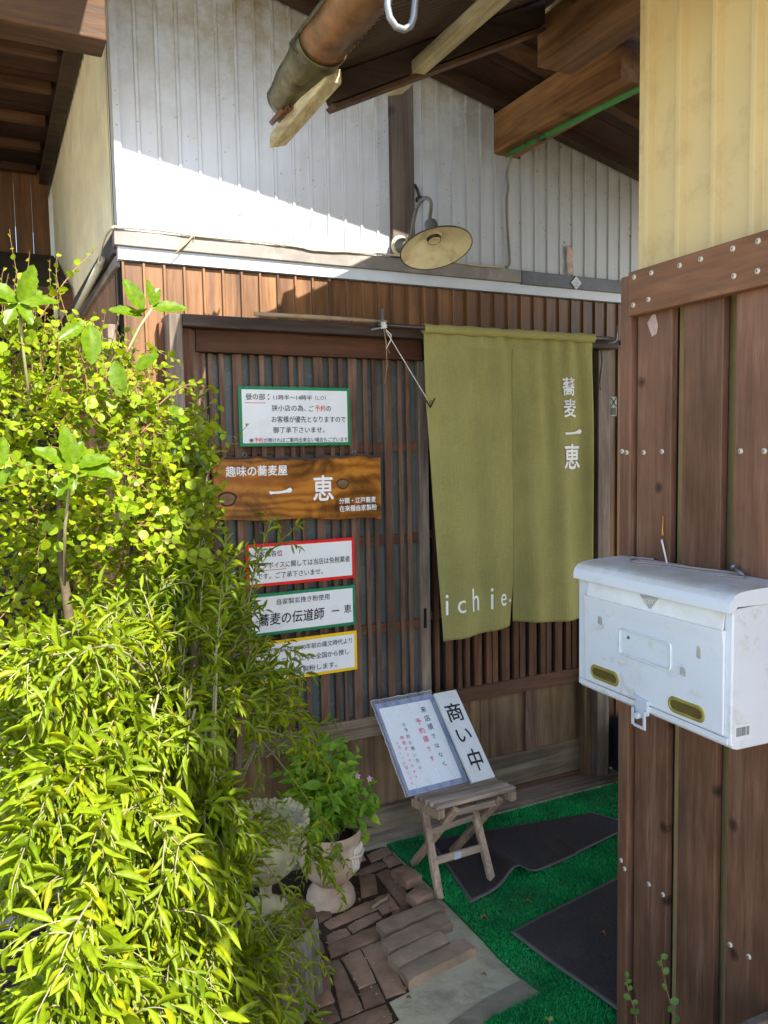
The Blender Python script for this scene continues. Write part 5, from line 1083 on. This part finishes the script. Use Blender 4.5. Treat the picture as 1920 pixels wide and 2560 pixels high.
# long arching runners on the right side of the mass
for (a, b, c, e) in (((.40, 2.05, 1.62), (.50, 2.05, 1.72), (.62, 2.2, 1.70), (.60, 2.3, 1.52)), ((.36, 2.1, 1.55), (.47, 2.1, 1.66), (.55, 2.2, 1.62), (.57, 2.25, 1.42)), ((.42, 2.1, 1.42), (.52, 2.1, 1.45), (.60, 2.15, 1.38), (.60, 2.2, 1.22)),
                     ((.42, 2.0, 1.22), (.50, 2.0, 1.24), (.53, 2.05, 1.12), (.52, 2.08, 1.0)), ((.05, 2.0, 1.66), (.12, 1.98, 1.80), (.19, 2.0, 1.92), (.27, 2.05, 1.99)), ((.56, 2.35, 1.30), (.60, 2.36, 1.42), (.66, 2.38, 1.52), (.74, 2.40, 1.585))):
    path = bez(*[np.array(q, float) for q in (a, b, c, e)], 26); paths.append(path); rads.append(.0024); leaf_along(path, .1, .020, .021, .3, .9, .1, 1.1, out)
o_ = arr(out); split_leaves(V1, T_ROU, *o_, M_LEAFR, M_LEAFI)
struct(tubes_np('stems', paths, rads, M_TWIG, V1), 'stuff')
build('trunk', MB().tube([(.17, 2.10, -.02), (.16, 2.06, .4), (.18, 2.0, .8), (.165, 1.985, 1.05), (.15, 1.99, 1.25), (.16, 2.05, 1.5)], [.018, .016, .014, .012, .010, .006], 10), M_TRUNK, V1, smooth=True)
# ---- willow-leaved shrub: arching branches
SB = thing('willow_leaf_shrub', 'big sunlit shrub with long narrow yellow-green leaves on arching branches, filling the lower left', 'shrub', (.25, 1.55, 0))
out = []; paths = []; rads = []
def branch(base, tip, lift, n_side, L, spacing=.014, side_len=.11, rad=.003, start=.35, wr=.21, droop=.0):
    base = np.array(base, float)+rng.normal(0, .02, 3); tip = np.array(tip, float); m1 = base*.6+tip*.4+np.array([0, 0, lift]); m2 = base*.2+tip*.8+np.array([0, 0, lift*.7])
    path = bez(base, m1, m2, tip, 30); paths.append(path); rads.append(rad); leaf_along(path, start, spacing, L, .42, wr, -.08-droop, .75, out)
    for k in range(n_side):
        i = int(rng.uniform(.3, .92)*29); p = path[i]; d = unit(path[min(i+1, 29)]-path[i-1]); sd = unit(d+rng.normal(0, .75, 3)+np.array([0, -.15, .05])); ln = side_len*rng.uniform(.5, 1.2)
        q = bez(p, p+sd*ln*.35, p+sd*ln*.75+np.array([0, 0, -.01-droop*.05]), p+sd*ln+np.array([0, 0, -.03-droop*.1]), 12); paths.append(q); rads.append(rad*.45); leaf_along(q, .08, spacing*.9, L*.85, .42, wr, -.05-droop, .75, out)
def clump(c, r_, n, L, base=None, lift=.1, side=4, droop=0, **k):
    for _ in range(n):
        while True:
            q = rng.uniform(-1, 1, 3)
            if (q*q).sum() < 1: break
        tip = np.array(c)+q*np.array(r_); b0 = np.array(base) if base is not None else np.array([.36+rng.normal(0, .04), 1.86+rng.normal(0, .06), max(.25, tip[2]-rng.uniform(.25, .5))])
        if base is None and np.linalg.norm(tip[:2]-b0[:2]) > .45: b0 = tip+unit(b0-tip)*.5; b0[2] = tip[2]-.1
        branch(b0, tip, lift, side, L, droop=droop, **k)
#      centre, radii, count, leaf length
clump((.42, 1.92, 1.21), (.13, .10, .06), 17, .050, lift=.08)
clump((.25, 1.75, 1.17), (.12, .10, .06), 10, .050, lift=.08)
clump((.52, 2.12, 1.27), (.05, .06, .07), 6, .040, lift=.06)
clump((.50, 2.30, 1.52), (.045, .04, .11), 10, .048, base=(.47, 2.22, 1.12), lift=.03, side=3)
clump((.60, 2.38, 1.58), (.03, .04, .16), 6, .038, base=(.55, 2.34, 1.12), lift=.03, side=3, spacing=.018)
clump((.63, 2.15, 1.08), (.08, .07, .07), 8, .045, lift=.06)
clump((.06, 1.45, 1.10), (.08, .12, .08), 15, .052, lift=.08)
clump((.22, 1.50, .98), (.12, .12, .09), 14, .060, lift=.08, droop=.15)
clump((.42, 1.72, .96), (.12, .10, .10), 13, .052, lift=.07, droop=.1)
clump((.60, 1.98, .96), (.10, .08, .07), 12, .046, lift=.06)
clump((.06, 1.22, .92), (.07, .10, .10), 16, .053, lift=.07)
clump((.20, 1.30, .78), (.11, .12, .10), 17, .055, lift=.08, droop=.3)
clump((.34, 1.50, .72), (.09, .10, .12), 12, .060, lift=.08, droop=.3)
clump((.47, 1.70, .66), (.06, .08, .10), 8, .050, lift=.05)
clump((.04, 1.02, .78), (.06, .10, .10), 15, .054, lift=.06, droop=.2)
clump((.14, 1.10, .62), (.08, .10, .10), 18, .052, lift=.06, droop=.3)
clump((.28, 1.30, .52), (.09, .10, .12), 18, .052, lift=.06, droop=.3)
clump((.40, 1.48, .42), (.07, .08, .12), 10, .050, lift=.05, droop=.1)
clump((.05, .98, .50), (.08, .08, .10), 15, .050, lift=.05, droop=.2)
clump((.22, 1.12, .30), (.12, .10, .10), 14, .056, lift=.05)
clump((.38, 1.30, .20), (.10, .10, .12), 12, .050, lift=.05)
clump((.52, 1.58, .20), (.08, .08, .10), 9, .045, lift=.05)
clump((.02, 1.30, .90), (.05, .10, .12), 10, .060, lift=.05)
clump((.01, 1.20, .68), (.05, .10, .12), 10, .060, lift=.05)
clump((.00, 1.60, 1.00), (.08, .10, .15), 10, .055, lift=.05)
clump((.58, 1.86, .60), (.07, .05, .07), 8, .040, lift=.04, spacing=.018)
clump((.57, 1.76, .34), (.07, .05, .09), 9, .040, lift=.04, spacing=.018)
clump((.50, 1.60, .34), (.06, .06, .08), 9, .042, lift=.04)
clump((.03, 1.15, .62), (.04, .10, .10), 12, .050, lift=.05)
clump((.0, 1.35, .58), (.05, .10, .12), 12, .050, lift=.05)
clump((.0, 1.05, .42), (.04, .10, .10), 10, .050, lift=.05)
clump((.0, 1.5, .80), (.05, .10, .12), 10, .050, lift=.05)
clump((.72, 2.14, .84), (.09, .07, .07), 10, .044, lift=.06)
clump((.80, 2.34, .72), (.07, .06, .05), 6, .042, lift=.06)
# drooping curtains of long leaves in the middle
for (b, t2) in (((.36, 1.62, 1.02), (.24, 1.36, .44)), ((.38, 1.64, 1.0), (.29, 1.40, .46)), ((.40, 1.66, 1.02), (.34, 1.46, .44)), ((.36, 1.60, 1.0), (.20, 1.32, .55)), ((.40, 1.68, .96), (.37, 1.5, .56)), ((.33, 1.6, 1.0), (.27, 1.38, .60)), ((.30, 1.5, .95), (.15, 1.25, .55))):
    branch(b, t2, .07, 5, .066, side_len=.10, droop=.55, start=.12)
# hero twigs reaching over the signs, the urn and the pot
for b, t2, L_, n_ in (((.62, 2.30, .98), (.905, 2.45, 1.245), .040, 3), ((.62, 2.28, .86), (.93, 2.42, .815), .042, 3), ((.70, 2.2, .62), (1.02, 2.40, .585), .036, 1), ((.60, 2.05, 1.05), (.76, 2.25, 1.30), .040, 3),
                      ((.55, 1.95, .80), (.90, 2.20, .52), .046, 5), ((.55, 1.95, .85), (.84, 2.12, .66), .046, 6), ((.50, 1.85, .70), (.80, 1.95, .33), .042, 5), ((.55, 1.85, .62), (.86, 2.02, .22), .040, 5),
                      ((.50, 1.80, .55), (.74, 1.85, .12), .040, 5), ((.62, 2.05, .72), (.97, 2.22, .16), .036, 3), ((.52, 1.75, .42), (.66, 1.70, .06), .040, 5), ((.60, 2.15, 1.0), (.72, 2.36, 1.18), .042, 4)):
    branch(b, t2, .05, n_, L_, side_len=.08, rad=.0022, start=.25)
o_ = arr(out)
# keep clear of the wall
ok = o_[0][:, 1] < 2.62; o_ = [a[ok] for a in o_]
split_leaves(SB, T_LAN, *o_, M_LEAFL, M_LEAFI)
struct(tubes_np('twigs', paths, rads, M_TWIGG, SB, 5), 'stuff')
for q in (((.36, 1.90, -.02), (.35, 1.88, .4), (.40, 1.86, .8), (.43, 1.88, 1.1)), ((.40, 1.92, -.02), (.45, 1.88, .35), (.50, 1.85, .65), (.55, 1.9, .9)), ((.30, 1.88, -.02), (.25, 1.7, .35), (.20, 1.5, .65), (.15, 1.4, .9))):
    build('trunk', MB().tube(smooth_path([Vector(a) for a in q]), .011, 8), M_TRUNK, SB, smooth=True)
# ---- potted flowering plant
PP = thing('potted_plant', 'leafy green plant with small pink star flowers growing in the terracotta pot', 'plant', (.967, 2.385, .205))
out = []; paths = []; rads = []
for k in range(80):
    a = rng.uniform(0, 2*PI); rr = rng.uniform(.02, .175)*(1 if math.cos(a) > -.2 else 1.15); hh = rng.uniform(.12, .36); hh *= (1.1-rr*1.8)
    b = np.array([.967+.03*math.cos(a), 2.385+.03*math.sin(a), .20]); e = np.array([.967+rr*math.cos(a)-.01, 2.385+rr*math.sin(a)-.01, .205+hh])
    path = bez(b, b+np.array([0, 0, hh*.5]), e+np.array([0, 0, .02]), e, 14); paths.append(path); rads.append(.0018); leaf_along(path, .25, .018, .060, .35, .46, .0, 1.0, out)
for k in range(5):   # trailing over the rim
    a = rng.uniform(-2.6, -.4); b = np.array([.967+.08*math.cos(a), 2.385+.08*math.sin(a), .215]); e = np.array([.967+.135*math.cos(a), 2.385+.135*math.sin(a), .205-rng.uniform(.0, .07)])
    path = bez(b, b+np.array([0, 0, .04]), e+np.array([0, 0, .05]), e, 12); paths.append(path); rads.append(.0014); leaf_along(path, .2, .017, .042, .3, .45, -.1, .9, out)
o_ = arr(out); ok = o_[0][:, 1] < 2.66; o_ = [a[ok] for a in o_]
split_leaves(PP, T_OVA, *o_, M_LEAFD, M_LEAFD, nmax=200); struct(tubes_np('stems', paths, rads, M_TWIGG, PP), 'stuff')
for fx, fy, fz in ((1.063, 2.36, .408), (1.112, 2.37, .385)):
    m = MB(); c_ = Vector((fx, fy, fz)); nn_ = Vector((-.2, -.8, .5)).normalized(); a_ = nn_.orthogonal().normalized(); b_ = nn_.cross(a_)
    for k in range(5):
        t_ = 2*PI*k/5; d_ = a_*math.cos(t_)+b_*math.sin(t_); s_ = nn_.cross(d_); m.add([c_, c_+d_*.006+s_*.0032, c_+d_*.012, c_+d_*.006-s_*.0032], [(0, 1, 2, 3)])
    f_ = build('flower', m, M_PINK, PP); build('flower_stem', MB().tube([c_, c_+Vector((-.01, .01, -.05)), c_+Vector((-.035, .015, -.11))], .0011, 5), M_TWIGG, f_)
# ---- holly with spiny leaves, standing in the vine
HL = thing('spiny_holly', 'holly shoots with large glossy spiny-edged leaves poking out of the vine', 'shrub', (.22, 2.0, 0))
def spiny(wr=.5):
    v = []; f = []; N_ = 9; half = []
    prof_ = lambda t_: math.sin(PI*t_**.85)**.75*wr*.5
    rows = []
    for i in range(N_+1):
        t_ = i/N_; w_ = prof_(t_) if 0 < i < N_ else 0.006; tooth = (.028 if (i % 2 == 0 and 1 < i < N_) else -.004)
        row = []
        for sx in (-1, -.5, 0, .5, 1):
            ww_ = w_+(tooth if abs(sx) == 1 and 0 < i < N_ else 0); tt = t_+(.02 if abs(sx) == 1 and tooth > 0 else 0)
            row.append(len(v)); v.append((sx*ww_, tt, .16*abs(sx)*w_*2-.10*t_*t_+.012*math.sin(t_*20)*abs(sx)))
        rows.append(row)
    for i in range(N_):
        for k in range(4): f.append((rows[i][k], rows[i][k+1], rows[i+1][k+1], rows[i+1][k]))
    me = bpy.data.meshes.new('leaf'); me.from_pydata(v, [], f); me.polygons.foreach_set('use_smooth', [True]*len(f)); me.materials.append(M_LEAFH); return me
SPM = spiny(.46)
def hleaf(p, d, nrm, L):
    y = Vector(d).normalized(); z = Vector(nrm); z = (z-y*z.dot(y)).normalized(); x = y.cross(z); M_ = Matrix.Identity(4); R0 = HL.location
    for c in range(3): M_[c][0] = x[c]*L; M_[c][1] = y[c]*L; M_[c][2] = z[c]*L; M_[c][3] = p[c]-R0[c]
    o = bpy.data.objects.new('leaf', SPM); COL.objects.link(o); o.parent = HL; o.matrix_local = M_
stems = []
# shoot A in front of the brown siding (right, top)
A = Vector((.390, 2.05, 1.855)); stems.append([(.30, 2.08, 1.70), (.335, 2.06, 1.76), (.36, 2.05, 1.81), tuple(A)])
hleaf(A+Vector((-.02, 0, -.005)), (-.55, -.1, .95), (.1, -1, .15), .085); hleaf(A+Vector((-.02, 0, -.02)), (-1, -.2, .18), (.2, -.7, .7), .085)
hleaf(A, (1, -.1, .12), (.0, -.75, .65), .088); hleaf(A+Vector((0, 0, .01)), (-.05, 0, 1), (.5, -1, .1), .062); hleaf(A+Vector((-.01, 0, .0)), (-.7, -.4, -.25), (-.2, -.5, -.9), .055); hleaf(A+Vector((.0, 0, .005)), (.35, .1, .8), (-.4, -1, .1), .055)
# shoot B at the left edge
B = Vector((.085, 1.93, 1.83)); stems.append([(.10, 1.98, 1.60), (.09, 1.95, 1.72), tuple(B)])
for d_, n2_, L_ in (((.45, -.1, 1), (.6, -1, .1), .090), ((-.9, -.2, .55), (-.1, -.8, .6), .085), ((-1, -.3, .0), (0, -.6, .8), .075), ((1, -.2, .12), (0, -.7, .7), .082), ((.4, -.5, -.8), (.4, -.9, -.2), .06), ((-.5, -.4, -.8), (-.3, -.9, -.1), .062), ((.9, .2, .6), (-.2, -1, .2), .06)): hleaf(B, d_, n2_, L_)
# shoot C, the star in the middle of the vine
Cc = Vector((.165, 1.80, 1.475)); stems.append([(.15, 1.95, 1.20), (.15, 1.86, 1.34), tuple(Cc)])
for d_, n2_, L_ in (((-.15, -.1, 1), (.3, -1, .2), .088), ((-1, -.2, .55), (.1, -.8, .7), .085), ((1, -.2, .22), (0, -.7, .7), .080), ((1, -.3, -.22), (.1, -.7, .7), .098), ((-.5, -.5, -.8), (-.3, -.9, .5), .078), ((-.05, -.6, -.85), (.2, -.9, .4), .06), ((.4, .2, .9), (-.5, -1, .1), .06)): hleaf(Cc, d_, n2_, L_)
for p_, d_, n2_, L_ in (((.02, 1.86, 1.47), (.3, -.1, 1), (.4, -1, .2), .072), ((.035, 1.86, 1.46), (1, -.1, .4), (.1, -.9, .5), .062), ((.0, 1.86, 1.42), (.7, -.3, .8), (0, -.8, .5), .07),
                        ((.235, 1.98, 1.80), (.0, -.2, -1), (.1, -1, .1), .095), ((.29, 2.0, 1.72), (.1, -.2, -1), (-.3, -1, .1), .090), ((.22, 2.0, 1.80), (-.6, -.3, -.4), (0, -1, .3), .07), ((.34, 2.02, 1.70), (.6, -.3, .5), (0, -.8, .6), .07),
                        ((.50, 2.1, 1.53), (.35, -.2, -1), (.3, -1, .2), .085), ((.47, 2.12, 1.55), (-.6, -.2, -.9), (.3, -.9, .4), .08), ((.43, 2.08, 1.62), (.6, -.1, -.8), (.1, -1, .4), .075), ((.53, 2.2, .99), (.5, -.2, .8), (.4, -1, .2), .07), ((.52, 2.2, .97), (.9, -.2, .3), (.1, -.8, .6), .08)): hleaf(p_, d_, n2_, L_)
for s_ in stems: build('stem', MB().tube([Vector(a) for a in s_], .0035, 7), M_TWIGG, HL, smooth=True)
# ---- little round-leaved shoots in the bottom right corner
random.seed(12)
def sprout(label, base, tip, nl, L_):
    base, tip = Vector(base), Vector(tip); t = thing('round_leaf_shoot', label, 'plant', tuple(base), 'round-leaved shoots at the screen foot')
    pth = smooth_path([base, base.lerp(tip, .4)+Vector((.006, 0, .008)), base.lerp(tip, .75)+Vector((-.002, 0, .004)), tip]); build('stem', MB().tube(pth, .0013, 6), M_TWIG, t, smooth=True)
    me = None
    for k in range(nl):
        u_ = .10+.90*k/(nl-1); p_ = pth[min(int(u_*(len(pth)-1)), len(pth)-1)]; a_ = k*2.4; top_ = k > nl-6
        d_ = Vector((math.cos(a_), math.sin(a_)*.5-.2, .55 if top_ else .15)).normalized(); n2_ = Vector((-.15, -.75, .65)); y = d_; z = (n2_-y*n2_.dot(y)).normalized(); x = y.cross(z); l_ = L_*random.uniform(.8, 1.1)*(.8 if top_ else 1)
        if me is None:
            me = bpy.data.meshes.new('leaf'); me.from_pydata([tuple(v) for v in T_ROU[0]], [], [tuple(map(int, f)) for f in T_ROU[1]]); me.polygons.foreach_set('use_smooth', [True]*len(me.polygons)); me.materials.append(M_LEAFD if False else M_SPR)
        o = bpy.data.objects.new('leaf', me); COL.objects.link(o); o.parent = t; M_ = Matrix.Identity(4)
        for c in range(3): M_[c][0] = x[c]*l_*.72; M_[c][1] = y[c]*l_; M_[c][2] = z[c]*l_; M_[c][3] = p_[c]-base[c]
        o.matrix_local = M_
M_SPR = leaf_mat('shoot_leaf', (.07, .19, .03), (.14, .28, .06), .35, .4, stick=True)
SPR = fp
sprout('tallest green shoot in front of the brown planks, leaning left', SPR(1.21, 1.17, .18), SPR(1.288, 1.185, .385), 11, .021)
sprout('shoot with yellowing leaves at the left edge of the plank screen', SPR(1.34, 1.17, .15), SPR(1.405, 1.19, .262), 12, .017)
sprout('green shoot rising over the turf at the bottom edge, left of the plank screen', (1.16, 1.40, .02), (1.105, 1.405, .175), 10, .017)
sprout('short shoot at the bottom edge just left of the plank screen', (1.27, 1.33, .02), (1.262, 1.34, .115), 8, .016)

# ---- dead leaves blown onto the paving and the turf
random.seed(31)
for (x, y, z, lab) in ((1.035, 2.30, .006, 'dead brown leaf on the bricks beside the saucer of the terracotta pot'), (1.11, 2.215, .008, 'curled dead leaf in the brick joint left of the raised bricks'), (1.20, 1.80, .0, 'small dead leaf lying on the bare concrete slab'),
                       (1.35, 2.02, .010, 'dry leaf on the turf beside the lower corner of the upper mat'), (1.52, 2.02, .010, 'dry leaf fallen on the strip of turf between the two mats'), (.95, 1.82, .006, 'dead leaf at the foot of the brick paving by the slab'), (1.60, 1.78, .021, 'dry leaf lying on the lower mat')):
    a = random.uniform(0, 6); L_ = random.uniform(.016, .026); tv, tf = T_OVA; ca, sa = math.cos(a), math.sin(a); m = MB()
    vs = [(x+(v[0]*.55*ca-v[1]*sa)*L_, y+(v[0]*.55*sa+v[1]*ca)*L_, z+.003+abs(v[0])*L_*.6+.2*L_*math.sin(v[1]*3)) for v in tv]; m.add(vs, [tuple(map(int, f)) for f in tf])
    tag(build('dead_leaf', m, M_DEAD, None, smooth=True, loc=(x, y, z)), lab, 'dead leaf', 'dead leaves on the ground')
